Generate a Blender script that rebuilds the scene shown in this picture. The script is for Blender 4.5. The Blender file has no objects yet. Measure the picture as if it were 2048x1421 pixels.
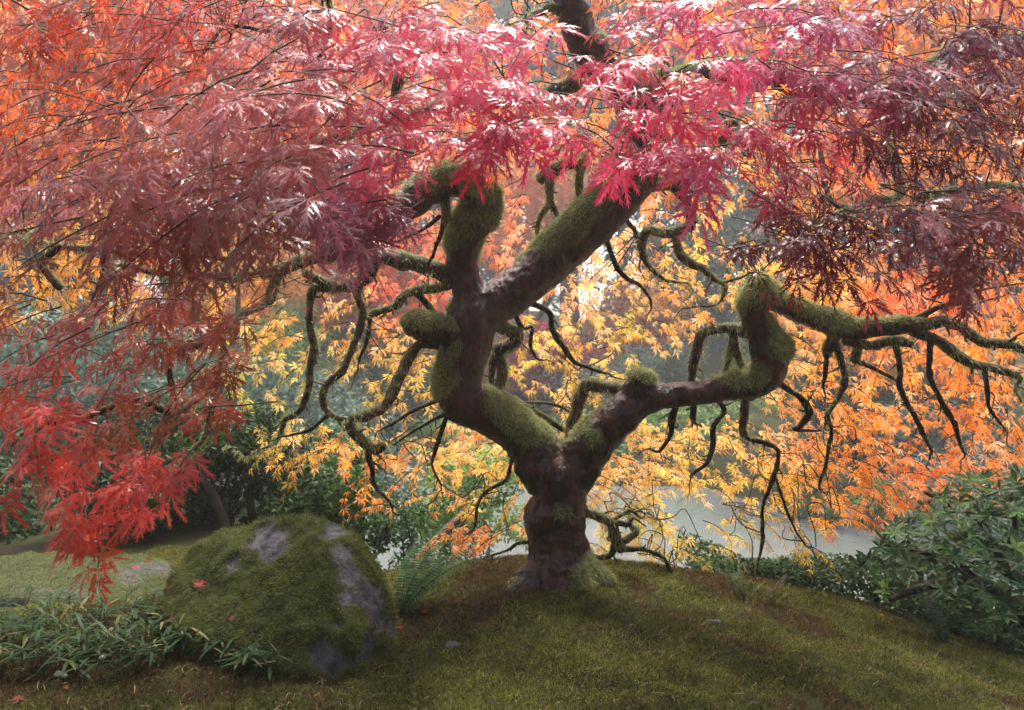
import bpy, bmesh, math, random
import numpy as np
from mathutils import Vector, Matrix

rng = np.random.default_rng(7)
random.seed(7)
scene = bpy.context.scene
COL = scene.collection
R = math.radians

# ------------------------------------------------------------------ camera
F = 1462.0            # focal length in pixels of the 2048 px wide photograph
CZ = 0.95             # camera height above the foot of the maple
cam_d = bpy.data.cameras.new('camera')
cam = bpy.data.objects.new('camera', cam_d)
COL.objects.link(cam)
cam.location = (0, 0, CZ)
cam.rotation_euler = (R(90), 0, 0)
cam_d.sensor_width = 36.0
cam_d.lens = 36.0 * F / 2048.0
cam_d.clip_start = 0.05
cam_d.clip_end = 600
cam_d.dof.use_dof = True
cam_d.dof.focus_distance = 2.1
cam_d.dof.aperture_fstop = 7.1
scene.camera = cam

# ------------------------------------------------------------------ world, sun, exposure
SUN_EL, SUN_AZ = 64.0, 10.0           # degrees; azimuth from the view direction towards the right
world = bpy.data.worlds.new('World')
scene.world = world
world.use_nodes = True
wn = world.node_tree.nodes
wl = world.node_tree.links
bg = wn['Background']
sky = wn.new('ShaderNodeTexSky')
sky.sky_type = 'NISHITA'
sky.sun_disc = False
sky.sun_elevation = R(SUN_EL)
sky.sun_rotation = R(SUN_AZ)
sky.air_density = 1.0
sky.dust_density = 6.0
sky.ozone_density = 1.0
wl.new(sky.outputs[0], bg.inputs['Color'])
bg.inputs['Strength'].default_value = 0.10
sun_d = bpy.data.lights.new('sun', 'SUN')
sun_d.energy = 1.5
sun_d.angle = R(10)
sun_d.color = (1.0, 0.95, 0.88)
sun = bpy.data.objects.new('sun', sun_d)
COL.objects.link(sun)
sdir = Vector((math.sin(R(SUN_AZ)) * math.cos(R(SUN_EL)), math.cos(R(SUN_AZ)) * math.cos(R(SUN_EL)), math.sin(R(SUN_EL))))
sun.rotation_euler = sdir.to_track_quat('Z', 'Y').to_euler()
scene.view_settings.view_transform = 'Standard'
scene.view_settings.look = 'None'
scene.view_settings.gamma = 1.0
scene.view_settings.use_curve_mapping = False
scene.view_settings.exposure = 2.28
scene.cycles.max_bounces = 8
scene.cycles.diffuse_bounces = 3
scene.cycles.glossy_bounces = 2
scene.cycles.transmission_bounces = 4
scene.cycles.volume_bounces = 1
scene.cycles.transparent_max_bounces = 4
scene.cycles.use_denoising = True

# ------------------------------------------------------------------ maths helpers
def P(px, py, d):
    """photo pixel (2048 px wide) at distance d along the view axis -> world point"""
    return np.array([d * (px - 1024.0) / F, d, CZ - d * (py - 710.5) / F])

UP = np.array([0, 0, 1.0])
def nrm(v):
    return v / np.maximum(np.linalg.norm(v, axis=-1, keepdims=True), 1e-9)

def sstep(a, b, x):
    t = np.clip((x - a) / (b - a), 0, 1)
    return t * t * (3 - 2 * t)

def _hash(ix, iy, iz, seed):
    h = (ix * 374761393 + iy * 668265263 + iz * 2147483647 + seed * 144665) & 0xffffffff
    h = ((h ^ (h >> 13)) * 1274126177) & 0xffffffff
    h = h ^ (h >> 16)
    return (h & 0xffff) / 65535.0

def vnoise(p, freq=1.0, seed=0):
    p = np.asarray(p, dtype=np.float64) * freq
    i = np.floor(p).astype(np.int64)
    f = p - i
    f = f * f * (3 - 2 * f)
    out = 0
    for dx in (0, 1):
        wx = f[:, 0] if dx else 1 - f[:, 0]
        for dy in (0, 1):
            wy = f[:, 1] if dy else 1 - f[:, 1]
            for dz in (0, 1):
                wz = f[:, 2] if dz else 1 - f[:, 2]
                out = out + wx * wy * wz * _hash(i[:, 0] + dx, i[:, 1] + dy, i[:, 2] + dz, seed)
    return out * 2 - 1

def fbm(p, freq=1.0, octv=4, seed=0):
    a, s = 1.0, 0
    for o in range(octv):
        s = s + a * vnoise(p, freq, seed + o * 17)
        freq *= 2.03
        a *= 0.5
    return s / 1.9

def catmull(pts, step):
    pts = np.asarray(pts, float)
    if len(pts) < 2:
        return pts
    ext = np.vstack([2 * pts[0] - pts[1], pts, 2 * pts[-1] - pts[-2]])
    out = []
    for k in range(1, len(ext) - 2):
        p0, p1, p2, p3 = ext[k - 1], ext[k], ext[k + 1], ext[k + 2]
        n = max(2, int(np.linalg.norm((p2 - p1)[:3]) / step) + 1)
        t = np.linspace(0, 1, n, endpoint=False)[:, None]
        out.append(0.5 * ((2 * p1) + (-p0 + p2) * t + (2 * p0 - 5 * p1 + 4 * p2 - p3) * t ** 2 + (-p0 + 3 * p1 - 3 * p2 + p3) * t ** 3))
    out.append(pts[-1:])
    return np.vstack(out)

# ------------------------------------------------------------------ mesh helpers
class MB:
    """collects triangles and quads, with a colour and a float attribute per vertex"""
    def __init__(self):
        self.v, self.t, self.q, self.c, self.m = [], [], [], [], []
        self.n = 0
    def add(self, v, t=None, q=None, c=None, m=None):
        v = np.asarray(v, float).reshape(-1, 3)
        if t is not None and len(t):
            self.t.append(np.asarray(t, np.int64).reshape(-1, 3) + self.n)
        if q is not None and len(q):
            self.q.append(np.asarray(q, np.int64).reshape(-1, 4) + self.n)
        self.v.append(v)
        if c is not None:
            c = np.asarray(c, float)
            if c.ndim == 1:
                c = np.tile(c, (len(v), 1))
            self.c.append(c)
        if m is not None:
            self.m.append(np.broadcast_to(np.asarray(m, float), (len(v),)).copy())
        self.n += len(v)
    def mesh(self, name, mat, smooth=False):
        me = bpy.data.meshes.new(name)
        V = np.vstack(self.v)
        T = np.vstack(self.t) if self.t else np.zeros((0, 3), np.int64)
        Q = np.vstack(self.q) if self.q else np.zeros((0, 4), np.int64)
        me.vertices.add(len(V))
        me.vertices.foreach_set('co', V.astype(np.float32).ravel())
        nl = len(T) * 3 + len(Q) * 4
        me.loops.add(nl)
        me.loops.foreach_set('vertex_index', np.concatenate([T.ravel(), Q.ravel()]).astype(np.int32))
        me.polygons.add(len(T) + len(Q))
        ls = np.concatenate([np.arange(len(T)) * 3, len(T) * 3 + np.arange(len(Q)) * 4]).astype(np.int32)
        me.polygons.foreach_set('loop_start', ls)
        if smooth:
            me.polygons.foreach_set('use_smooth', np.ones(len(T) + len(Q), bool))
        if self.c:
            C = np.vstack(self.c)
            C = np.hstack([C, np.ones((len(C), 1))]).astype(np.float32)
            a = me.color_attributes.new('Col', 'FLOAT_COLOR', 'POINT')
            a.data.foreach_set('color', C.ravel())
        if self.m:
            a = me.attributes.new('moss', 'FLOAT', 'POINT')
            a.data.foreach_set('value', np.concatenate(self.m).astype(np.float32))
        me.update(calc_edges=True)
        me.validate()
        if mat:
            me.materials.append(mat)
        return me

def obj(name, me, parent=None, kind=None):
    o = bpy.data.objects.new(name, me)
    COL.objects.link(o)
    if parent is not None:
        o.parent = parent
        o.matrix_parent_inverse = Matrix.Translation(-parent.location)
    if kind:
        o['kind'] = kind
    return o

def tag(o, label, cat, group=None):
    o['label'] = label
    o['category'] = cat
    if group:
        o['group'] = group
    return o

def thing(name, label, cat, loc=(0, 0, 0), group=None):
    o = bpy.data.objects.new(name, None)
    o.empty_display_size = 0.1
    COL.objects.link(o)
    o.location = loc
    return tag(o, label, cat, group)

def tube(pts, rad, n=8, cap=True):
    pts = np.asarray(pts, float)
    rad = np.asarray(rad, float)
    tan = nrm(np.gradient(pts, axis=0))
    u = np.cross(tan[0], [0.3, 0.1, 1.0])
    if np.linalg.norm(u) < 1e-3:
        u = np.cross(tan[0], [1, 0, 0])
    u = u / np.linalg.norm(u)
    ang = np.linspace(0, 2 * np.pi, n, endpoint=False)
    V = []
    for k in range(len(pts)):
        u = u - tan[k] * np.dot(u, tan[k])
        u /= max(np.linalg.norm(u), 1e-9)
        w = np.cross(tan[k], u)
        V.append(pts[k] + rad[k] * (np.cos(ang)[:, None] * u + np.sin(ang)[:, None] * w))
    V = np.vstack(V)
    i = np.arange(len(pts) - 1)[:, None] * n
    j = np.arange(n)[None, :]
    j2 = (j + 1) % n
    Q = np.stack([i + j, i + j2, i + n + j2, i + n + j], -1).reshape(-1, 4)
    T = []
    if cap:
        a = len(V)
        V = np.vstack([V, pts[0] - tan[0] * rad[0] * 0.5, pts[-1] + tan[-1] * rad[-1] * 0.5])
        b = (len(pts) - 1) * n
        for jj in range(n):
            T.append((a, (jj + 1) % n, jj))
            T.append((a + 1, b + jj, b + (jj + 1) % n))
    return V, np.array(T).reshape(-1, 3), Q

def tube_normals(V, pts):
    d = ((V[:, None, :] - pts[None, ::2, :]) ** 2).sum(-1) if len(pts) > 2 else ((V[:, None, :] - pts[None]) ** 2).sum(-1)
    base = pts[::2] if len(pts) > 2 else pts
    return nrm(V - base[d.argmin(1)])

# ------------------------------------------------------------------ materials
def newmat(name):
    m = bpy.data.materials.new(name)
    m.use_nodes = True
    nt = m.node_tree
    nt.nodes.clear()
    out = nt.nodes.new('ShaderNodeOutputMaterial')
    return m, nt, out

def N(nt, typ, **kw):
    n = nt.nodes.new(typ)
    for k, v in kw.items():
        if k in n.inputs:
            n.inputs[k].default_value = v
        else:
            setattr(n, k, v)
    return n

def leaf_mat(name, src, rough, transl, spec=0.5, tgain=1.0, noise=0.0):
    m, nt, out = newmat(name)
    if src == 'attr':
        c = N(nt, 'ShaderNodeAttribute', attribute_name='Col')
        cs = c.outputs['Color']
    else:
        c = N(nt, 'ShaderNodeObjectInfo')
        cs = c.outputs['Color']
    if noise:
        tc = N(nt, 'ShaderNodeTexCoord')
        nz = N(nt, 'ShaderNodeTexNoise', Scale=70.0, Detail=2.0)
        nt.links.new(tc.outputs['Object'], nz.inputs['Vector'])
        mr = N(nt, 'ShaderNodeMapRange')
        mr.inputs['To Min'].default_value = 1 - noise
        mr.inputs['To Max'].default_value = 1 + noise
        nt.links.new(nz.outputs['Fac'], mr.inputs['Value'])
        mx = N(nt, 'ShaderNodeVectorMath', operation='SCALE')
        nt.links.new(cs, mx.inputs[0])
        nt.links.new(mr.outputs[0], mx.inputs['Scale'])
        cs = mx.outputs[0]
    p = N(nt, 'ShaderNodeBsdfPrincipled')
    p.inputs['Roughness'].default_value = rough
    p.inputs['Specular IOR Level'].default_value = spec
    nt.links.new(cs, p.inputs['Base Color'])
    t = N(nt, 'ShaderNodeBsdfTranslucent')
    g = N(nt, 'ShaderNodeVectorMath', operation='SCALE')
    g.inputs['Scale'].default_value = tgain
    nt.links.new(cs, g.inputs[0])
    nt.links.new(g.outputs[0], t.inputs['Color'])
    mx = N(nt, 'ShaderNodeMixShader')
    mx.inputs[0].default_value = transl
    nt.links.new(p.outputs[0], mx.inputs[1])
    nt.links.new(t.outputs[0], mx.inputs[2])
    nt.links.new(mx.outputs[0], out.inputs['Surface'])
    return m

def bark_mat(name, base, dark, mosscol, rough=0.38, bump=0.5, scale=30.0, spec=0.6):
    m, nt, out = newmat(name)
    tc = N(nt, 'ShaderNodeTexCoord')
    mp = N(nt, 'ShaderNodeMapping')
    mp.inputs['Scale'].default_value = (1, 1, 0.35)
    nt.links.new(tc.outputs['Object'], mp.inputs['Vector'])
    nz = N(nt, 'ShaderNodeTexNoise', Scale=scale, Detail=8.0, Roughness=0.65)
    nt.links.new(mp.outputs[0], nz.inputs['Vector'])
    nz2 = N(nt, 'ShaderNodeTexNoise', Scale=9.0, Detail=4.0)
    nt.links.new(tc.outputs['Object'], nz2.inputs['Vector'])
    cr = N(nt, 'ShaderNodeMix', data_type='RGBA')
    cr.inputs[6].default_value = (*dark, 1)
    cr.inputs[7].default_value = (*base, 1)
    st = N(nt, 'ShaderNodeMapRange')
    st.inputs['From Min'].default_value = 0.35
    st.inputs['From Max'].default_value = 0.68
    nt.links.new(nz.outputs['Fac'], st.inputs['Value'])
    nt.links.new(st.outputs[0], cr.inputs[0])
    # reddish / grey large-scale drift
    cr2 = N(nt, 'ShaderNodeMix', data_type='RGBA')
    cr2.inputs[7].default_value = (base[0] * 1.5, base[1] * 1.35, base[2] * 1.45, 1)
    st2 = N(nt, 'ShaderNodeMapRange')
    st2.inputs['From Min'].default_value = 0.5
    st2.inputs['From Max'].default_value = 0.75
    nt.links.new(nz2.outputs['Fac'], st2.inputs['Value'])
    nt.links.new(st2.outputs[0], cr2.inputs[0])
    nt.links.new(cr.outputs[2], cr2.inputs[6])
    at = N(nt, 'ShaderNodeAttribute', attribute_name='moss')
    mc = N(nt, 'ShaderNodeMix', data_type='RGBA')
    mc.inputs[7].default_value = (*mosscol, 1)
    nt.links.new(at.outputs['Fac'], mc.inputs[0])
    nt.links.new(cr2.outputs[2], mc.inputs[6])
    rr = N(nt, 'ShaderNodeMapRange')
    rr.inputs['To Min'].default_value = rough
    rr.inputs['To Max'].default_value = 0.95
    nt.links.new(at.outputs['Fac'], rr.inputs['Value'])
    bp = N(nt, 'ShaderNodeBump', Strength=bump, Distance=0.03)
    nt.links.new(nz.outputs['Fac'], bp.inputs['Height'])
    p = N(nt, 'ShaderNodeBsdfPrincipled')
    p.inputs['Specular IOR Level'].default_value = spec
    nt.links.new(mc.outputs[2], p.inputs['Base Color'])
    nt.links.new(rr.outputs[0], p.inputs['Roughness'])
    nt.links.new(bp.outputs[0], p.inputs['Normal'])
    nt.links.new(p.outputs[0], out.inputs['Surface'])
    return m

M_LEAF_A = leaf_mat('maple_leaf', 'attr', 0.24, 0.40, 0.45, 1.2)
M_LEAF_O = leaf_mat('maple_leaf_single', 'obj', 0.22, 0.40, 0.55, 1.2)
M_LEAF_B = leaf_mat('maple_leaf_far', 'attr', 0.42, 0.58, 0.4, 1.4)
M_GREEN = leaf_mat('green_leaf', 'attr', 0.48, 0.3, 0.18, 1.1)
M_FARGREEN = leaf_mat('far_leaf', 'attr', 0.5, 0.35, 0.3, 1.1)
M_MATTE = leaf_mat('small_leaf', 'attr', 0.6, 0.3, 0.15, 1.1)
M_BLADE = leaf_mat('moss_blade', 'attr', 0.7, 0.35, 0.2, 1.1)
M_NEEDLE = leaf_mat('dry_needle', 'attr', 0.55, 0.1, 0.3, 1.0)
M_BARK = bark_mat('wet_maple_bark', (0.105, 0.042, 0.029), (0.012, 0.007, 0.006), (0.15, 0.16, 0.055), rough=0.26, bump=1.0, scale=20.0, spec=0.55)
M_TWIG = bark_mat('dark_twig_bark', (0.035, 0.024, 0.017), (0.012, 0.009, 0.007), (0.15, 0.16, 0.055), rough=0.65, spec=0.25)
M_FARBARK = bark_mat('conifer_bark', (0.10, 0.075, 0.06), (0.03, 0.025, 0.02), (0.10, 0.12, 0.06), rough=0.85, scale=6.0, spec=0.2)
M_ROCK = bark_mat('grey_stone', (0.105, 0.10, 0.115), (0.018, 0.018, 0.02), (0.05, 0.062, 0.012), rough=0.55, bump=1.0, scale=20.0, spec=0.3)
M_PALEROCK = bark_mat('pale_stone', (0.30, 0.29, 0.29), (0.14, 0.135, 0.13), (0.09, 0.12, 0.03), rough=0.6, bump=0.5, scale=6.0, spec=0.4)

def ground_material():
    m, nt, out = newmat('mossy_ground')
    tc = N(nt, 'ShaderNodeTexCoord')
    n1 = N(nt, 'ShaderNodeTexNoise', Scale=3.2, Detail=6.0, Roughness=0.6)
    n2 = N(nt, 'ShaderNodeTexNoise', Scale=90.0, Detail=4.0, Roughness=0.7)
    for n in (n1, n2):
        nt.links.new(tc.outputs['Object'], n.inputs['Vector'])
    r = N(nt, 'ShaderNodeValToRGB')
    r.color_ramp.elements[0].position = 0.32
    r.color_ramp.elements[0].color = (0.035, 0.024, 0.012, 1)
    r.color_ramp.elements[1].position = 0.66
    r.color_ramp.elements[1].color = (0.075, 0.085, 0.016, 1)
    e = r.color_ramp.elements.new(0.46)
    e.color = (0.045, 0.05, 0.012, 1)
    nt.links.new(n1.outputs['Fac'], r.inputs['Fac'])
    mx = N(nt, 'ShaderNodeMix', data_type='RGBA', blend_type='MULTIPLY')
    mx.inputs[0].default_value = 0.7
    nt.links.new(r.outputs[0], mx.inputs[6])
    nt.links.new(n2.outputs['Fac'], mx.inputs[7])
    bp = N(nt, 'ShaderNodeBump', Strength=0.8, Distance=0.02)
    nt.links.new(n2.outputs['Fac'], bp.inputs['Height'])
    p = N(nt, 'ShaderNodeBsdfPrincipled', Roughness=0.9)
    p.inputs['Specular IOR Level'].default_value = 0.2
    nt.links.new(mx.outputs[2], p.inputs['Base Color'])
    nt.links.new(bp.outputs[0], p.inputs['Normal'])
    nt.links.new(p.outputs[0], out.inputs['Surface'])
    return m

def water_material():
    m, nt, out = newmat('pond_water')
    tc = N(nt, 'ShaderNodeTexCoord')
    nz = N(nt, 'ShaderNodeTexNoise', Scale=5.0, Detail=3.0)
    nt.links.new(tc.outputs['Object'], nz.inputs['Vector'])
    bp = N(nt, 'ShaderNodeBump', Strength=0.12, Distance=0.03)
    nt.links.new(nz.outputs['Fac'], bp.inputs['Height'])
    p = N(nt, 'ShaderNodeBsdfPrincipled', Roughness=0.12)
    p.inputs['Base Color'].default_value = (0.16, 0.18, 0.17, 1)
    p.inputs['Specular IOR Level'].default_value = 0.7
    nt.links.new(bp.outputs[0], p.inputs['Normal'])
    nt.links.new(p.outputs[0], out.inputs['Surface'])
    return m

M_GROUND = ground_material()
M_WATER = water_material()

def plain_mat(name, col, rough=0.6, spec=0.4):
    m, nt, out = newmat(name)
    tc = N(nt, 'ShaderNodeTexCoord')
    nz = N(nt, 'ShaderNodeTexNoise', Scale=40.0, Detail=3.0)
    nt.links.new(tc.outputs['Object'], nz.inputs['Vector'])
    mr = N(nt, 'ShaderNodeMapRange')
    mr.inputs['To Min'].default_value = 0.7
    mr.inputs['To Max'].default_value = 1.3
    nt.links.new(nz.outputs['Fac'], mr.inputs['Value'])
    c = N(nt, 'ShaderNodeVectorMath', operation='SCALE')
    c.inputs[0].default_value = col
    nt.links.new(mr.outputs[0], c.inputs['Scale'])
    p = N(nt, 'ShaderNodeBsdfPrincipled', Roughness=rough)
    p.inputs['Specular IOR Level'].default_value = spec
    nt.links.new(c.outputs[0], p.inputs['Base Color'])
    nt.links.new(p.outputs[0], out.inputs['Surface'])
    return m

# ------------------------------------------------------------------ terrain
WATER_Z = -1.6
def terrain(x, y):
    x = np.asarray(x, float)
    y = np.asarray(y, float)
    p = np.stack([x, y, np.zeros_like(x)], -1).reshape(-1, 3)
    n1 = fbm(p, 0.9, 3, 3).reshape(x.shape)
    n2 = fbm(p, 4.5, 3, 5).reshape(x.shape)
    n3 = fbm(p, 0.12, 3, 9).reshape(x.shape)
    near = -0.03 - 0.085 * np.minimum(np.maximum(x - 0.2, 0), 4) ** 2 - 0.03 * sstep(2.6, 1.0, y)
    near = near + 0.075 * np.exp(-((x - 0.19) ** 2 + (y - 3.0) ** 2) / 0.22)
    near = near - 0.05 * sstep(-0.1, -0.5, x) * sstep(2.7, 3.3, y)
    y0 = 3.35 + (2.6 + 0.9 * n1) * sstep(-0.9, -2.8, x)
    u = np.maximum(y - y0, 0)
    near = near - 0.8 * (np.sqrt(u * u + 0.12) - math.sqrt(0.12))
    near = near + 0.022 * n1 + 0.017 * n2 + 0.007 * fbm(p, 17.0, 2, 6).reshape(x.shape)
    near = np.maximum(near, -2.3)
    ys = 14.6 + 1.0 * n3 - 4.0 * np.exp(-((x - 5.4) / 1.3) ** 2) - 7.0 * sstep(9, 13, np.abs(x))
    v = y - ys
    far = -2.3 + 0.9 * sstep(-0.9, 0.3, v) + 0.16 * np.maximum(v, 0) + 0.12 * n1 * sstep(0, 2, v)
    far = np.minimum(far, 3.0 + 1.5 * n3)
    return np.maximum(near, np.where(v > -1.5, far, -2.3))

def spaced(a, b, step, lo, hi, g=1.13):
    mid = list(np.arange(a, b + 1e-6, step))
    s, x = step, b
    while x < hi:
        s = min(s * g, 12)
        x += s
        mid.append(x)
    s, x = step, a
    pre = []
    while x > lo:
        s = min(s * g, 12)
        x -= s
        pre.append(x)
    return np.array(pre[::-1] + mid)

gx = spaced(-2.0, 2.4, 0.035, -260, 260)
gy = spaced(1.2, 4.2, 0.035, -40, 300)
X, Y = np.meshgrid(gx, gy)
Z = terrain(X, Y)
b = MB()
nx, ny = len(gx), len(gy)
i = np.arange(ny - 1)[:, None] * nx + np.arange(nx - 1)[None, :]
b.add(np.stack([X, Y, Z], -1), q=np.stack([i, i + 1, i + nx + 1, i + nx], -1))
obj('ground', b.mesh('ground', M_GROUND, True), kind='structure')

b = MB()
wx = np.linspace(-16, 16, 33)
wy = np.linspace(3.6, 22, 19)
WX, WY = np.meshgrid(wx, wy)
i = np.arange(len(wy) - 1)[:, None] * len(wx) + np.arange(len(wx) - 1)[None, :]
b.add(np.stack([WX, WY, np.full_like(WX, WATER_Z)], -1), q=np.stack([i, i + 1, i + len(wx) + 1, i + len(wx)], -1))
obj('pond_water', b.mesh('pond_water', M_WATER, True), kind='structure')

# ------------------------------------------------------------------ the maple: skeleton from the photograph
# each row: (px, py, radius in px, distance m)
MAIN = [
 # trunk
 [(1118,1230,125,3.02),(1117,1190,98,3.01),(1118,1162,80,3.0),(1118,1132,65,3.0),(1114,1100,55,3.0),(1112,1060,53,3.0),(1114,1025,55,3.0),(1120,990,50,3.0),(1120,960,52,3.0),(1118,930,50,3.0)],
 # left limb up to the first fork
 [(1115,965,46,3.0),(1090,935,50,3.0),(1062,893,47,3.0),(1022,852,44,3.0),(975,828,44,2.98),(932,806,44,2.96),(917,775,46,2.95),(926,720,47,2.95),(942,660,49,2.95),(950,615,47,2.95),(944,585,38,2.94)],
 # left upright with the hook
 [(950,620,40,2.95),(936,575,33,2.93),(925,535,30,2.91),(924,500,31,2.88),(933,462,36,2.84),(955,430,37,2.8),(965,400,35,2.76),(940,368,34,2.72),(893,360,32,2.7),(845,386,30,2.67),(802,424,28,2.64),(750,462,25,2.6),(690,490,21,2.55),(640,512,18,2.5)],
 # big right-leaning limb
 [(952,640,42,2.95),(985,608,42,2.96),(1030,580,44,2.97),(1085,537,45,2.97),(1150,475,46,2.96),(1212,418,48,2.94),(1255,365,49,2.92),(1280,312,47,2.9),(1288,255,45,2.88),(1278,205,42,2.85)],
 [(1285,240,38,2.87),(1245,180,36,2.83),(1200,130,34,2.78),(1165,75,34,2.72),(1145,20,34,2.66),(1125,-60,32,2.6),(1110,-170,26,2.5)],
 [(1285,230,40,2.87),(1325,190,38,2.83),(1380,165,33,2.78),(1460,150,28,2.7),(1560,165,25,2.6),(1680,190,22,2.5),(1790,190,21,2.4),(1900,120,20,2.3),(2060,90,18,2.2)],
 # right limb
 [(1120,985,42,3.0),(1143,945,46,2.99),(1172,905,42,2.97),(1203,868,38,2.95),(1240,832,37,2.93),(1272,803,36,2.92),(1320,795,27,2.9),(1400,786,24,2.87),(1465,774,27,2.85),(1515,765,30,2.84),(1540,735,31,2.83),(1537,700,33,2.82),(1520,662,28,2.8),(1508,625,27,2.78),(1517,592,30,2.76),(1538,580,29,2.75)],
 [(1525,583,26,2.76),(1552,603,22,2.79),(1595,625,21,2.81),(1645,640,22,2.8),(1675,652,23,2.78),(1705,660,17,2.77),(1760,655,17,2.75),(1812,652,16,2.73),(1840,655,14,2.72)],
 # knob on the right limb
 [(1268,805,33,2.92),(1278,775,30,2.9),(1290,756,24,2.88)],
 # mossy stub to the left
 [(935,672,30,2.95),(900,668,27,2.9),(862,657,29,2.85),(832,652,27,2.81),(818,664,19,2.8)],
 [(1116,985,46,3.0),(1121,940,48,3.0),(1123,912,40,3.0),(1124,895,26,3.0)],
 # surface roots
 [(1110,1150,50,3.0),(1065,1165,34,2.93),(1035,1190,22,2.86),(1015,1215,13,2.8)],
 [(1130,1150,50,3.0),(1180,1158,34,2.98),(1215,1180,18,2.95)],
]
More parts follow.
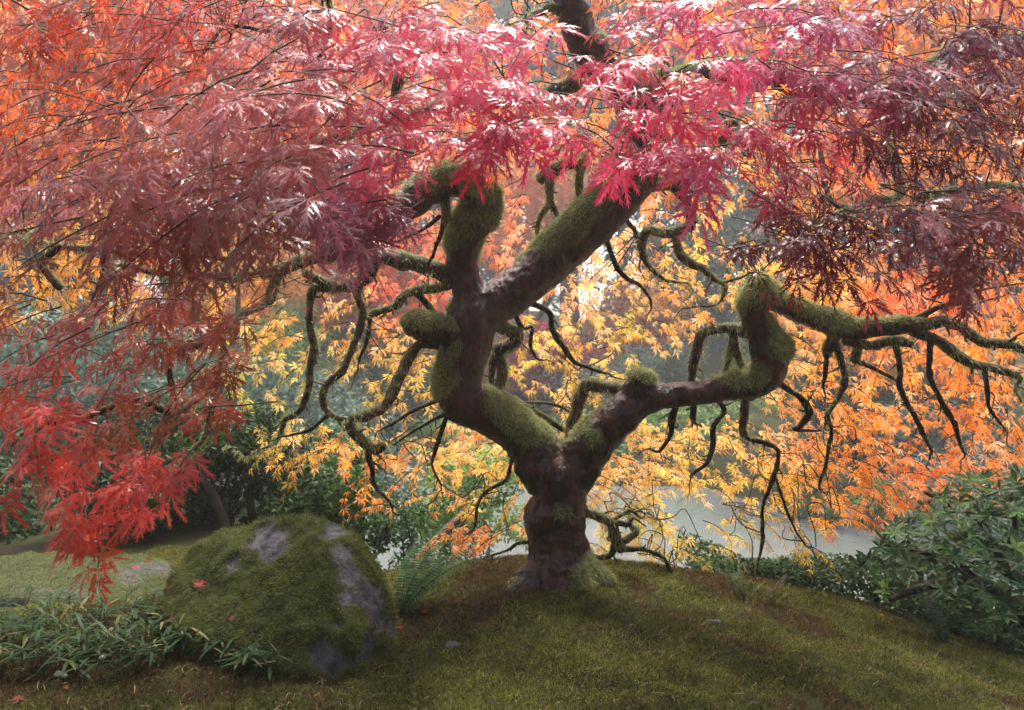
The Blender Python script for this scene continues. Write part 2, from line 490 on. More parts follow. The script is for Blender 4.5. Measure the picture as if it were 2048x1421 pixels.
BR = [
 [(1845,652,14,2.72),(1880,645,13,2.7),(1915,652,12,2.68),(1960,680,11,2.66),(2010,690,10,2.63),(2070,702,8,2.6)],
 [(1825,660,13,2.73),(1880,685,12,2.72),(1930,720,11,2.72),(1990,740,9,2.72),(2040,757,7,2.72)],
 [(1262,783,15,2.93),(1215,775,15,3.0),(1178,770,17,3.05),(1157,800,14,3.08),(1147,850,13,3.1),(1136,893,13,3.1),(1118,915,11,3.1)],
 [(905,556,18,2.93),(862,535,20,2.9),(800,522,19,2.86),(750,508,18,2.83),(700,499,16,2.8),(650,512,16,2.77),(600,525,16,2.75),(560,540,14,2.72),(500,553,12,2.7),(450,556,10,2.66),(400,550,9,2.6),(330,545,7,2.5),(240,530,6,2.4)],
 [(752,512,15,2.83),(742,545,15,2.84),(715,565,15,2.85),(675,578,13,2.85),(640,562,10,2.83),(610,547,9,2.8)],
 [(670,578,9,2.85),(628,580,11,2.86),(620,620,8,2.87),(623,660,9,2.88),(628,700,9,2.88),(622,740,9,2.9),(618,780,8,2.9),(600,820,7,2.92),(570,840,7,2.93),(563,860,5,2.95),(550,885,3,2.97),(500,912,2,3.0)],
 [(710,578,9,2.85),(725,625,9,2.86),(718,665,8,2.86),(700,710,8,2.86),(685,745,8,2.87),(655,770,8,2.88),(645,800,8,2.88),(660,830,7,2.88),(692,838,5,2.88)],
 [(655,832,5,2.88),(620,860,4,2.9),(580,872,3,2.92)],
 [(556,543,13,2.72),(545,580,12,2.7),(535,605,11,2.68),(490,625,9,2.62),(450,650,8,2.58),(447,700,7,2.56),(440,740,7,2.55),(425,790,7,2.54),(422,830,7,2.54),(412,870,6,2.54),(385,905,5,2.54),(360,925,3,2.52)],
 [(438,755,6,2.55),(410,790,5,2.5),(380,810,5,2.46),(345,828,4,2.4)],
 [(455,556,9,2.66),(462,520,9,2.6),(488,485,8,2.5),(500,440,7,2.4)],
 [(905,570,9,2.95),(850,580,11,2.97),(810,590,10,3.0),(790,615,9,3.02),(750,625,9,3.05),(735,637,8,3.05)],
 [(740,637,5,3.05),(735,680,4,3.05),(720,715,3,3.05)],
 [(835,588,8,2.98),(855,610,8,3.0),(874,636,6,3.0)],
 [(875,690,11,2.9),(838,690,10,2.86),(815,720,13,2.84),(795,765,13,2.82),(770,810,13,2.8),(735,833,13,2.78),(706,840,12,2.76),(700,860,11,2.76),(725,885,12,2.76),(748,900,13,2.76),(767,890,10,2.76)],
 [(735,900,7,2.76),(745,940,6,2.77),(750,970,5,2.78),(778,1003,3,2.8)],
 [(985,645,16,3.0),(1030,668,16,3.08),(1022,690,15,3.12),(996,700,14,3.14),(1003,730,12,3.15),(1005,760,11,3.16),(995,787,9,3.17)],
 [(996,700,10,3.14),(985,730,9,3.15),(983,765,6,3.16)],
 [(997,785,8,3.17),(1060,818,7,3.2),(1100,843,7,3.22),(1138,862,6,3.25)],
 [(1050,805,3,3.2),(1100,808,3,3.25),(1145,825,3,3.3)],
 [(1045,600,7,3.0),(1095,625,7,3.05),(1105,660,7,3.1),(1130,700,6,3.15),(1160,730,5,3.2),(1212,746,3,3.25)],
 [(1022,618,6,3.0),(1045,655,5,3.08),(1062,655,4,3.12),(1060,690,4,3.14),(1072,717,3,3.15)],
 [(1295,372,15,2.92),(1350,365,15,2.9),(1400,345,14,2.87),(1425,315,14,2.84),(1442,285,12,2.8),(1470,240,10,2.75)],
 [(1345,372,11,2.9),(1370,400,11,2.92),(1385,445,12,2.94)],
 [(1386,450,12,2.94),(1340,465,12,2.96),(1300,460,10,2.98),(1285,480,9,3.0),(1285,500,8,3.0),(1300,535,6,3.02),(1330,560,4,3.05),(1362,566,3,3.06)],
 [(1350,465,9,2.96),(1360,510,10,2.97),(1385,530,10,2.98),(1410,540,9,3.0),(1430,560,6,3.0),(1450,570,5,3.0),(1448,590,4,3.0),(1430,610,3,3.0),(1380,615,3,3.0)],
 [(1445,566,3,3.0),(1480,555,3,3.0),(1502,545,2,3.0)],
 [(1250,300,16,2.91),(1200,300,14,2.95),(1160,320,14,2.98),(1110,340,16,3.0),(1080,360,13,3.02)],
 [(1165,322,11,2.98),(1158,370,10,3.0),(1160,402,6,3.0)],
 [(1100,348,10,3.0),(1100,400,8,3.02),(1095,415,7,3.02),(1078,440,6,3.04),(1075,490,4,3.05)],
 [(1100,402,7,3.02),(1122,437,5,3.04),(1170,450,3,3.06)],
 [(1205,450,7,2.98),(1225,520,6,3.04),(1245,550,6,3.06),(1280,570,4,3.1),(1302,602,3,3.12)],
 [(1240,425,6,2.98),(1275,470,5,3.04),(1280,500,4,3.08)],
 [(1505,668,15,2.8),(1470,658,14,2.85),(1430,660,12,2.88),(1400,675,12,2.9),(1393,700,12,2.92),(1385,740,9,2.93),(1385,765,7,2.94)],
 [(1470,672,9,2.86),(1455,720,6,2.9),(1447,752,5,2.92)],
 [(1465,668,9,2.86),(1480,720,8,2.9),(1492,748,6,2.92)],
 [(1535,750,8,2.85),(1570,775,7,2.9),(1600,795,7,2.94),(1618,825,9,2.97),(1600,850,6,3.0),(1590,858,5,3.0),(1620,862,3,3.02),(1665,860,2,3.05)],
 [(1493,785,11,2.87),(1487,840,9,2.92),(1485,865,8,2.94),(1507,882,5,2.96)],
 [(1425,790,7,2.88),(1447,820,6,2.92),(1430,850,6,2.95),(1425,890,6,2.98),(1412,925,5,3.0),(1388,947,3,3.02)],
 [(1360,795,8,2.9),(1345,840,8,2.95),(1340,870,6,2.98),(1318,903,4,3.0)],
 [(1390,790,7,2.9),(1388,835,6,2.93)],
 [(1680,655,14,2.78),(1660,690,14,2.79),(1655,712,8,2.8)],
 [(1668,685,9,2.79),(1690,740,7,2.82),(1690,765,7,2.83),(1670,800,6,2.85),(1653,832,5,2.87)],
 [(1655,705,6,2.8),(1650,745,5,2.82)],
 [(1690,680,13,2.78),(1740,690,10,2.79),(1790,680,12,2.78),(1825,692,9,2.77)],
 [(1717,688,10,2.79),(1710,722,9,2.8)],
 [(1712,722,5,2.8),(1755,740,4,2.83),(1793,762,3,2.86)],
 [(1790,685,7,2.78),(1800,740,6,2.8),(1798,770,6,2.81),(1830,830,6,2.84),(1845,870,5,2.86),(1862,897,3,2.88)],
 [(1862,680,7,2.72),(1858,750,6,2.76),(1880,800,6,2.78),(1910,850,6,2.8),(1925,902,3,2.82)],
 [(1968,735,6,2.72),(1975,790,5,2.74),(1980,820,4,2.76),(2012,862,2,2.78)],
 [(1815,645,6,2.73),(1880,615,6,2.7),(1917,608,5,2.66)],
 [(1655,830,5,2.88),(1662,868,4,2.95),(1650,930,4,3.1),(1638,972,3,3.2)],
 [(1505,880,6,2.93),(1535,888,5,2.94),(1556,905,5,2.95),(1545,960,5,3.0),(1525,1020,4,3.05),(1525,1080,4,3.1),(1513,1142,2,3.15)],
 [(1550,950,3,3.0),(1580,1040,3,3.1),(1612,1092,2,3.15)],
 [(1150,1015,10,3.0),(1200,1035,11,3.06),(1220,1045,11,3.1),(1235,1080,13,3.14),(1245,1096,12,3.16)],
 [(1220,1045,6,3.1),(1260,1050,5,3.12)],
 [(1225,1040,5,3.1),(1258,1022,4,3.14),(1282,1036,3,3.18)],
 [(1248,1082,9,3.15),(1270,1065,8,3.17),(1264,1054,6,3.18)],
 [(1232,1085,8,3.14),(1222,1110,7,3.15),(1203,1116,6,3.16)],
 [(1250,1098,7,3.16),(1290,1100,5,3.2),(1330,1120,4,3.25),(1345,1150,5,3.28),(1368,1188,3,3.3)],
 [(1035,890,5,3.02),(1020,935,4,3.05),(1010,960,4,3.1),(970,985,4,3.15),(955,1010,3,3.2),(950,1052,3,3.22)],
 [(893,835,6,2.97),(875,890,5,2.98),(865,930,3,3.0),(882,972,2,3.02)],
 [(890,828,5,2.97),(830,860,3,3.02),(795,885,2,3.05)],
 [(880,800,5,2.95),(820,825,4,2.98),(780,850,3,3.0)],
 [(1070,1088,5,3.0),(1040,1085,4,3.05),(1012,1102,3,3.1),(970,1115,2,3.15)],
 [(888,375,12,2.7),(890,440,11,2.72)],
 [(888,440,7,2.72),(870,490,5,2.74),(864,512,4,2.75)],
 [(880,432,5,2.72),(840,460,4,2.74),(795,482,3,2.76)],
 [(1155,40,14,2.68),(1100,18,9,2.6),(1060,35,8,2.5),(1015,65,6,2.4),(960,110,4,2.3)],
 [(1190,150,20,2.78),(1050,200,15,2.7),(900,212,14,2.6),(800,235,13,2.5),(700,268,10,2.4),(560,300,8,2.25),(430,310,7,2.1)],
 [(815,232,12,2.5),(790,215,12,2.48),(795,160,11,2.44),(800,110,10,2.4),(760,40,8,2.3)],
 [(700,262,9,2.4),(660,230,9,2.35),(620,160,8,2.3),(660,60,7,2.2),(650,-20,6,2.1)],
 [(660,70,6,2.2),(600,52,6,2.15),(550,62,5,2.1),(470,50,4,2.0)],
 [(440,512,9,2.6),(300,507,8,2.45),(200,500,8,2.35),(100,490,7,2.25),(20,470,6,2.1)],
 [(210,502,8,2.36),(205,560,8,2.35),(195,590,7,2.34)],
 [(120,492,8,2.28),(85,525,8,2.28),(115,565,9,2.3),(125,575,8,2.3)],
 [(350,830,8,2.4),(270,800,8,2.35),(220,815,8,2.3),(165,838,9,2.26),(110,842,10,2.2),(40,870,6,2.1)],
 [(345,700,6,2.4),(335,740,6,2.38),(350,790,6,2.38)],
 [(447,655,8,2.58),(400,690,8,2.5),(345,700,7,2.42)],
 [(1890,130,14,2.3),(1855,150,9,2.25),(1845,200,8,2.22),(1800,260,7,2.2)],
 [(1880,140,8,2.3),(1900,170,7,2.26),(1960,220,5,2.2)],
 [(1790,190,16,2.4),(1780,260,13,2.4),(1790,330,11,2.4),(1800,392,10,2.38),(1740,402,8,2.3),(1700,415,6,2.24),(1660,435,4,2.2),(1625,452,3,2.15)],
 [(1640,290,5,2.4),(1650,360,6,2.32),(1665,405,6,2.28),(1695,413,6,2.24)],
 [(1830,395,9,2.36),(1900,380,9,2.2),(2000,370,8,2.05),(2080,380,7,1.9)],
]
def rows(a):
    a = np.array(a, float)
    pts = np.stack([a[:, 3] * (a[:, 0] - 1024) / F, a[:, 3], CZ - a[:, 3] * (a[:, 1] - 710.5) / F], 1)
    return np.hstack([pts, (a[:, 2] * a[:, 3] / F)[:, None]])

def project(p):
    return np.stack([1024 + F * p[:, 0] / p[:, 1], 710.5 - F * (p[:, 2] - CZ) / p[:, 1]], 1)

# moss painted by where it really grows: (px, py, radius px, amount)
MOSSPOS = [(885,770,40,1.6),(900,700,26,1.2),(1045,860,60,1.7),(1005,800,45,1.3),(1195,880,30,1.4),(1115,1010,45,1.0),(1130,1035,26,1.2),(1490,755,60,1.2),(1560,690,26,1.4),
           (1520,580,55,1.5),(1295,750,34,2.0),(1330,860,20,0.2),(930,480,60,1.3),(965,410,60,1.3),(900,350,60,1.2),(1130,460,90,0.8),(1230,360,80,1.1),(1290,210,70,0.8),
           (860,640,50,1.5),(1180,1140,45,1.3),(1150,1170,40,0.3),(1620,620,80,0.8),(1690,640,50,0.9),(1270,840,30,0.8),(905,600,20,0.9)]
MOSSNEG = [(1090,1175,60,0.7),(868,685,24,1.3),(880,660,16,0.6),(1110,1075,60,1.6),(1130,960,60,1.2),(1090,930,40,0.6),(1020,890,28,1.2),(1350,795,90,1.6),(1270,790,36,1.0),(1230,850,28,1.0),(1010,570,60,1.1),(945,620,44,1.2),(930,550,26,1.0),(950,720,40,0.9),(940,800,40,0.5),(1080,1150,30,0.8)]
def moss_mask(V, Nn, base):
    q = project(V)
    a = np.full(len(V), base)
    for lst, sg in ((MOSSPOS, 1), (MOSSNEG, -1)):
        for (x, y, r, w) in lst:
            a = a + sg * w * np.exp(-((q[:, 0] - x) ** 2 + (q[:, 1] - y) ** 2) / (r * r))
    nz = fbm(V, 14.0, 3, 21)
    k = a * 0.55 + Nn[:, 2] * 0.75 + nz * 0.45 - 0.52
    return np.clip(k * 3.0 + 0.1, 0, 1)

maple = thing('japanese_maple', 'twisted mossy Japanese maple with pink, red and orange lace leaves on the mound', 'tree', tuple(P(1118, 1165, 3.0)))
maple_children = []

# trunk and main limbs fused into one skin
tb = MB()
skel = []      # samples of the whole skeleton for attaching twigs
for row in MAIN:
    r4 = catmull(rows(row), 0.02)
    jit = fbm(r4[:, :3], 9.0, 2, 33)
    r4[:, 3] *= 1 + 0.06 * jit
    skel.append(r4)
    v, t, q = tube(r4[:, :3], r4[:, 3], 20)
    tb.add(v, t, q)
raw = bpy.data.objects.new('trunk_raw', tb.mesh('trunk_raw', None))
COL.objects.link(raw)
md = raw.modifiers.new('r', 'REMESH')
md.mode = 'VOXEL'
md.voxel_size = 0.0063
sm = raw.modifiers.new('s', 'SMOOTH')
sm.iterations = 6
sm.factor = 0.5
dg = bpy.context.evaluated_depsgraph_get()
tm = bpy.data.meshes.new_from_object(raw.evaluated_get(dg))
bpy.data.objects.remove(raw)

def mesh_arrays(me):
    v = np.empty(len(me.vertices) * 3, np.float32)
    me.vertices.foreach_get('co', v)
    n = np.empty(len(me.vertices) * 3, np.float32)
    me.vertex_normals.foreach_get('vector', n)
    return v.reshape(-1, 3).astype(float), n.reshape(-1, 3).astype(float)

tv, tn = mesh_arrays(tm)
pj = project(tv)
trunkness = sstep(840, 980, pj[:, 1])
lump = fbm(tv * np.array([1, 1, 1.6]), 8.0, 3, 41)
ridge = 1 - np.abs(fbm(tv * np.array([1.0, 1.0, 0.45]), 26.0, 3, 43))
ring = fbm(tv * np.array([0.5, 0.5, 2.4]), 16.0, 3, 47)
disp = 0.011 * lump + 0.010 * (ridge - 0.7) + 0.006 * fbm(tv, 42.0, 2, 53) + trunkness * (0.004 * ring + 0.017 * fbm(tv, 11.0, 3, 49) + 0.007 * fbm(tv, 38.0, 2, 69) + 0.005 * fbm(tv * np.array([0.4, 0.4, 1.5]), 34.0, 2, 63) + 0.009 * (1 - 2 * np.abs(fbm(tv * np.array([1, 1, .3]), 30.0, 2, 65))))
for (x, y, r, w) in [(1066, 1045, 24, 0.024), (1068, 1015, 20, 0.014), (1166, 1085, 18, 0.016), (1160, 1005, 24, 0.012), (1108, 960, 30, 0.014), (1365, 775, 9, 0.010), (1300, 790, 8, 0.008), (1500, 790, 16, 0.012), (1560, 690, 22, 0.014), (1110, 1072, 20, -0.014)]:
    disp = disp + w * np.exp(-((pj[:, 0] - x) ** 2 + (pj[:, 1] - y) ** 2) / (r * r))
tmoss = moss_mask(tv, tn, 0.45)
disp = disp + tmoss * (0.009 + 0.010 * fbm(tv, 24.0, 2, 59))
tv2 = tv + tn * disp[:, None]
tm.vertices.foreach_set('co', tv2.astype(np.float32).ravel())
a = tm.attributes.new('moss', 'FLOAT', 'POINT')
a.data.foreach_set('value', (tmoss * 0.9).astype(np.float32))
tm.polygons.foreach_set('use_smooth', np.ones(len(tm.polygons), bool))
tm.materials.clear()
tm.materials.append(M_BARK)
tm.update()
tm.name = 'trunk'
trunk = obj('trunk', tm, maple)
trunk['label'] = 'wet dark brown forked trunk and limbs with patches of moss'

# ---- moss blades
moss_b = MB()
def fuzz(pts, nrmls, length, width, colors, droop=0.35, spread=0.7, mb=None):
    n = len(pts)
    d = nrmls * 1.0 + rng.normal(0, spread, (n, 3)) + np.array([0, 0, -droop])
    d = nrm(d)
    s = nrm(np.cross(d, rng.normal(0, 1, (n, 3))))
    L = length * rng.uniform(0.5, 1.4, n)[:, None]
    W = width * rng.uniform(0.7, 1.3, n)[:, None]
    base = pts - nrmls * 0.003
    tip = base + d * L + np.array([0, 0, -1.0]) * L * droop * 0.5
    V = np.stack([base - s * W, base + s * W, tip], 1).reshape(-1, 3)
    T = np.arange(n * 3).reshape(-1, 3)
    C = np.repeat(colors, 3, axis=0)
    mb.add(V, T, c=C)

def moss_colors(p, n):
    k = (fbm(p, 5.0, 3, 61) * 0.5 + 0.5)[:, None]
    c0 = np.array([0.19, 0.21, 0.07])
    c1 = np.array([0.64, 0.70, 0.34])
    c = c0 + (c1 - c0) * np.clip(k * 0.9 + rng.uniform(-0.25, 0.35, (n, 1)), 0, 1)
    return c

tm.calc_loop_triangles()
lt = np.empty(len(tm.loop_triangles) * 3, np.int32)
tm.loop_triangles.foreach_get('vertices', lt)
lt = lt.reshape(-1, 3)
A = tv2[lt]
area = 0.5 * np.linalg.norm(np.cross(A[:, 1] - A[:, 0], A[:, 2] - A[:, 0]), axis=1)
w = area * np.clip(tmoss[lt].mean(1), 0, 1) ** 1.5
n = 110000
f = rng.choice(len(lt), n, p=w / w.sum())
bc = rng.dirichlet((1, 1, 1), n)
pp = (A[f] * bc[:, :, None]).sum(1)
nn = nrm((tn[lt[f]] * bc[:, :, None]).sum(1))
fuzz(pp, nn, 0.022, 0.0013, moss_colors(pp, n), 0.45, 0.6, moss_b)

# ---- branches, each its own part
for k, row in enumerate(BR):
    r4 = catmull(rows(row), 0.012)
    wob = np.stack([fbm(r4[:, :3] + 7.7 * c, 11.0, 2, 51 + c) for c in range(3)], 1)
    r4[:, :3] += wob * np.minimum(r4[:, 3:4] * 1.1, 0.014) * np.linspace(0, 1, len(r4))[:, None] ** 0.4
    wob2 = np.stack([fbm(r4[:, :3] + 3.1 * c, 34.0, 2, 151 + c) for c in range(3)], 1)
    r4[:, :3] += wob2 * np.minimum(r4[:, 3:4] * 0.5, 0.006) * np.linspace(0, 1, len(r4))[:, None] ** 0.4
    # the tip runs out into a thin crooked twig
    if row[-1][2] < 8:
        dirn = nrm(r4[-1, :3] - r4[-4, :3])
        ext, pcur, rad_ = [], r4[-1, :3].copy(), r4[-1, 3]
        for e_ in range(rng.integers(5, 10)):
            dirn = nrm(dirn + rng.normal(0, 0.38, 3) - UP * 0.12)
            pcur = pcur + dirn * 0.016
            rad_ = max(rad_ * 0.82, 0.0011)
            ext.append([*pcur, rad_])
        r4 = np.vstack([r4, np.array(ext)])
    r4[:, 3] *= (1 + 0.34 * fbm(r4[:, :3], 30.0, 2, 57)) * 0.92
    skel.append(r4)
    v, t, q = tube(r4[:, :3], r4[:, 3], 8)
    vn = tube_normals(v, r4[:, :3])
    big = row[0][2] > 8.5
    mk = moss_mask(v, vn, 0.85 if big else 0.35)
    b = MB()
    b.add(v, t, q, m=mk * 0.85)
    # short spurs and side twigs
    tl = nrm(np.gradient(r4[:, :3], axis=0))
    pos_ = int(rng.integers(3, 7))
    while pos_ < len(r4) - 2:
        o_ = r4[pos_, :3]
        dirn = nrm(np.cross(tl[pos_], rng.normal(0, 1, 3)) + tl[pos_] * 0.5 - UP * 0.35)
        rad_ = max(min(r4[pos_, 3] * 0.42, 0.006), 0.0013)
        nst_ = int(rng.choice([2, 3, 4, 7, 11]))
        tp, pcur = [[*o_, rad_ * 1.3]], o_ + dirn * r4[pos_, 3] * 0.8
        for e_ in range(nst_):
            tp.append([*pcur, rad_])
            dirn = nrm(dirn + rng.normal(0, 0.42, 3) - UP * 0.06)
            pcur = pcur + dirn * 0.013
            rad_ = max(rad_ * 0.84, 0.0009)
        tp = np.array(tp)
        v2_, t2_, q2_ = tube(tp[:, :3], tp[:, 3], 5)
        b.add(v2_, t2_, q2_, m=np.full(len(v2_), 0.35))
        skel.append(tp)
        pos_ += int(rng.integers(3, 9))
    o = obj('branch', b.mesh('branch', M_BARK if big else M_TWIG, True), maple)
    # moss fuzz along the branch
    L = np.linalg.norm(np.diff(r4[:, :3], axis=0), axis=1).sum()
    nb = int(L * (2600 if big else 1100) * (0.4 + min(r4[:, 3].mean() / 0.02, 1.6)))
    idx = rng.integers(0, len(v), nb)
    keep = rng.uniform(0, 1, nb) < (0.25 + 0.75 * mk[idx])
    idx = idx[keep]
    pv = v[idx] + rng.normal(0, 0.004, (len(idx), 3))
    clump = fbm(pv, 18.0, 2, 71) > -0.25
    pv, idx = pv[clump], idx[clump]
    fuzz(pv, vn[idx], 0.024 if big else 0.017, 0.0013, moss_colors(pv, len(pv)) * (1.0 if big else 0.62), 0.8, 0.7, moss_b)
obj('moss', moss_b.mesh('moss', M_BLADE), maple, 'stuff')

SK = np.vstack(skel)[::3]

# ------------------------------------------------------------------ maple leaves
def leaf_template(seed, detail, spread=1.0):
    g = np.random.default_rng(seed)
    V, T = [], []
    angs = np.array([-118, -82, -43, 0, 43, 82, 118]) * spread
    lens = [0.42, 0.70, 0.93, 1.0, 0.93, 0.70, 0.42]
    for a, L in zip(angs, lens):
        a = R(a + g.uniform(-7, 7))
        L = L * g.uniform(0.85, 1.1)
        curve = g.uniform(-0.25, 0.25)
        dr_ = g.uniform(0.2, 0.45) if detail else g.uniform(0.15, 0.75)
        def pt(s, lat):
            # along the lobe with a slight sideways curve
            aa = a + curve * s
            y = s * L * math.cos(aa) - lat * math.sin(aa)
            x = s * L * math.sin(aa) + lat * math.cos(aa)
            r = math.hypot(x, y)
            z = -dr_ * r * r + 0.10 * r + g.uniform(-0.012, 0.012)
            return (x, y, z)
        if detail:
            st = [(0, .010), (.25, .016), (.45, .032), (.62, .034), (.8, .022)]
            i0 = len(V)
            for s, wv in st:
                V.append(pt(s, -wv * 0.95)); V.append(pt(s, wv * 0.95))
            V.append(pt(1.0, 0))
            for k in range(len(st) - 1):
                p0 = i0 + 2 * k
                T += [(p0, p0 + 1, p0 + 3), (p0, p0 + 3, p0 + 2)]
            p0 = i0 + 2 * (len(st) - 1)
            T.append((p0, p0 + 1, p0 + 2))
            for s in (.30, .45, .60, .74):
                for sd in (-1, 1):
                    o = len(V)
                    ln = (0.165 - 0.09 * s) * g.uniform(0.7, 1.2)
                    V.append(pt(s - 0.03, sd * .012)); V.append(pt(s + 0.075, sd * .016))
                    V.append(pt(s + 0.20, sd * ln))
                    T.append((o, o + 1, o + 2) if sd > 0 else (o, o + 2, o + 1))
        else:
            o = len(V)
            V += [pt(0, 0), pt(.5, -.046), pt(.5, .046), pt(1.0, 0)]
            T += [(o, o + 2, o + 1), (o + 1, o + 2, o + 3)]
            for sd in (-1, 1):
                o = len(V)
                V += [pt(.32, sd * .015), pt(.52, sd * .03), pt(.68, sd * .115)]
                T.append((o, o + 1, o + 2) if sd > 0 else (o, o + 2, o + 1))
    # petiole
    o = len(V)
    V += [(-.008, 0, 0), (.008, 0, 0), (.004, -.38, -.03), (-.004, -.38, -.03)]
    T += [(o, o + 1, o + 2), (o, o + 2, o + 3)]
    return np.array(V), np.array(T)

TF = [leaf_template(100 + k, True, 0.78) for k in range(6)]
TB = [leaf_template(200 + k, False, g_) for k, g_ in enumerate((0.95, 0.8, 0.7, 0.9, 0.6, 0.75, 0.85, 0.65))]

# colour maps: control points in the photo (px, py) -> leaf colour (linear albedo)
FRONT = [
 (100,60,.52,.060,.018),(380,60,.52,.038,.022),(250,160,.46,.055,.025),(60,250,.46,.075,.025),(560,60,.42,.09,.10),(700,60,.62,.09,.14),
 (950,60,.78,.13,.22),(820,200,.76,.09,.17),(1000,150,.82,.14,.24),(1100,250,.76,.07,.16),(950,330,.62,.03,.10),(740,350,.80,.14,.24),
 (1250,150,.72,.08,.16),(1400,200,.80,.10,.18),(1500,80,.74,.08,.22),(1650,60,.50,.06,.17),(1350,320,.78,.08,.20),(1500,330,.50,.03,.06),(1650,280,.50,.03,.055),
 (1750,130,.42,.06,.12),(1900,60,.24,.035,.06),(2000,150,.19,.03,.042),(1850,280,.13,.022,.028),(2000,330,.18,.034,.04),(1650,420,.12,.02,.024),(1500,480,.14,.028,.024),(1900,480,.26,.06,.065),(2010,430,.25,.05,.05),(1800,380,.13,.02,.026),
 (450,280,.54,.19,.18),(300,230,.48,.13,.11),(600,200,.54,.12,.11),(600,330,.50,.18,.17),(400,400,.43,.13,.12),(200,380,.47,.13,.12),(60,400,.40,.08,.08),(700,440,.30,.10,.13),(780,430,.32,.08,.13),(500,470,.30,.12,.09),
 (300,560,.34,.07,.05),(100,560,.28,.10,.03),(200,680,.36,.06,.055),(60,720,.46,.07,.05),(350,720,.34,.07,.04),(480,600,.34,.09,.05),(60,850,.62,.07,.045),(300,850,.30,.08,.035),
 (100,950,.76,.12,.085),(250,1000,.76,.11,.07),(350,950,.78,.13,.11),(220,1110,.76,.12,.07)]
BACK = [
 (1900,600,.80,.16,.04),(1800,620,.80,.12,.05),(1980,700,.80,.26,.03),(1800,760,.85,.32,.045),(1650,760,.86,.36,.06),(1900,860,.80,.24,.025),(1750,900,.80,.26,.04),(1850,950,.72,.16,.02),(1680,950,.80,.28,.03),
 (1600,860,.80,.33,.10),(1530,740,.86,.44,.12),(1450,820,.84,.46,.14),(1330,850,.80,.46,.12),(1500,950,.74,.42,.07),(1350,960,.72,.46,.09),(1250,920,.80,.38,.10),
 (1280,1050,.56,.46,.10),(1350,1120,.64,.50,.10),(1550,1050,.60,.44,.06),(1600,1100,.62,.46,.05),(1650,1010,.82,.34,.05),(1720,1020,.80,.28,.03),(1480,1000,.66,.46,.08),
 (1420,380,.84,.30,.04),(1300,420,.84,.32,.12),(1100,420,.82,.24,.10),(1000,450,.80,.24,.11),(1050,520,.80,.26,.12),(1250,520,.82,.40,.12),(1400,520,.84,.46,.08),(1150,600,.70,.36,.16),(1250,620,.56,.44,.10),(1350,640,.74,.36,.08),(1450,640,.82,.34,.08),
 (1150,700,.72,.46,.08),(1060,680,.56,.46,.06),(1200,740,.70,.48,.09),(1500,520,.82,.46,.08),(1650,560,.82,.38,.06),(1060,780,.70,.44,.12),
 (780,580,.80,.16,.10),(860,560,.78,.15,.08),(700,620,.66,.38,.10),(800,700,.72,.42,.10),(860,760,.72,.46,.08),(750,800,.68,.46,.08),(560,620,.82,.36,.07),(500,580,.80,.32,.05),(640,760,.52,.44,.10),(480,730,.40,.38,.07),(560,880,.62,.42,.09),(450,900,.16,.26,.03),
 (620,900,.70,.40,.08),(780,880,.80,.36,.09),(700,960,.74,.32,.06),(840,930,.80,.38,.08),(960,880,.86,.40,.14),(980,960,.72,.42,.09),(880,1010,.72,.34,.10),(720,1000,.80,.24,.03),(940,1080,.78,.26,.10),(960,1020,.56,.44,.08),(560,940,.66,.36,.07),
 (850,450,.82,.22,.08),(900,250,.80,.20,.06),(1000,300,.80,.24,.07),(1200,250,.80,.25,.06),(700,400,.72,.18,.05),(400,100,.58,.08,.03),(100,100,.58,.10,.02),(200,520,.66,.30,.04),(600,300,.66,.16,.05),(1200,60,.74,.18,.05),(1700,100,.66,.16,.03),(1850,250,.70,.20,.03),(1700,320,.76,.18,.04),(1650,440,.80,.30,.04),(1950,450,.70,.22,.03)]
FRONT = np.array(FRONT, float)
BACK = np.array(BACK, float)
def cmap(tab, x, y):
    d2 = ((x[:, None] - tab[None, :, 0]) ** 2 + (y[:, None] - tab[None, :, 1]) ** 2)
    w = 1.0 / (d2 + 30 ** 2) ** 2
    w /= w.sum(1, keepdims=True)
    return w @ tab[:, 2:5]

def in_poly(x, y, poly):
    c = False
    j = len(poly) - 1
    for k in range(len(poly)):
        xi, yi = poly[k]
        xj, yj = poly[j]
        if (yi > y) != (yj > y) and x < (xj - xi) * (y - yi) / (yj - yi) + xi:
            c = not c
        j = k
    return c

def sample_poly(poly, n):
    xs = [p[0] for p in poly]
    ys = [p[1] for p in poly]
    out = []
    while len(out) < n:
        # jittered best-candidate sampling keeps sprays evenly spread
        best, bd = None, -1
        for _ in range(6):
            while True:
                x, y = rng.uniform(min(xs), max(xs)), rng.uniform(min(ys), max(ys))
                if in_poly(x, y, poly):
                    break
            dd = min([(x - a) ** 2 + (y - c) ** 2 for a, c in out[-200:]], default=1e9)
            if dd > bd:
                best, bd = (x, y), dd
        out.append(best)
    return out

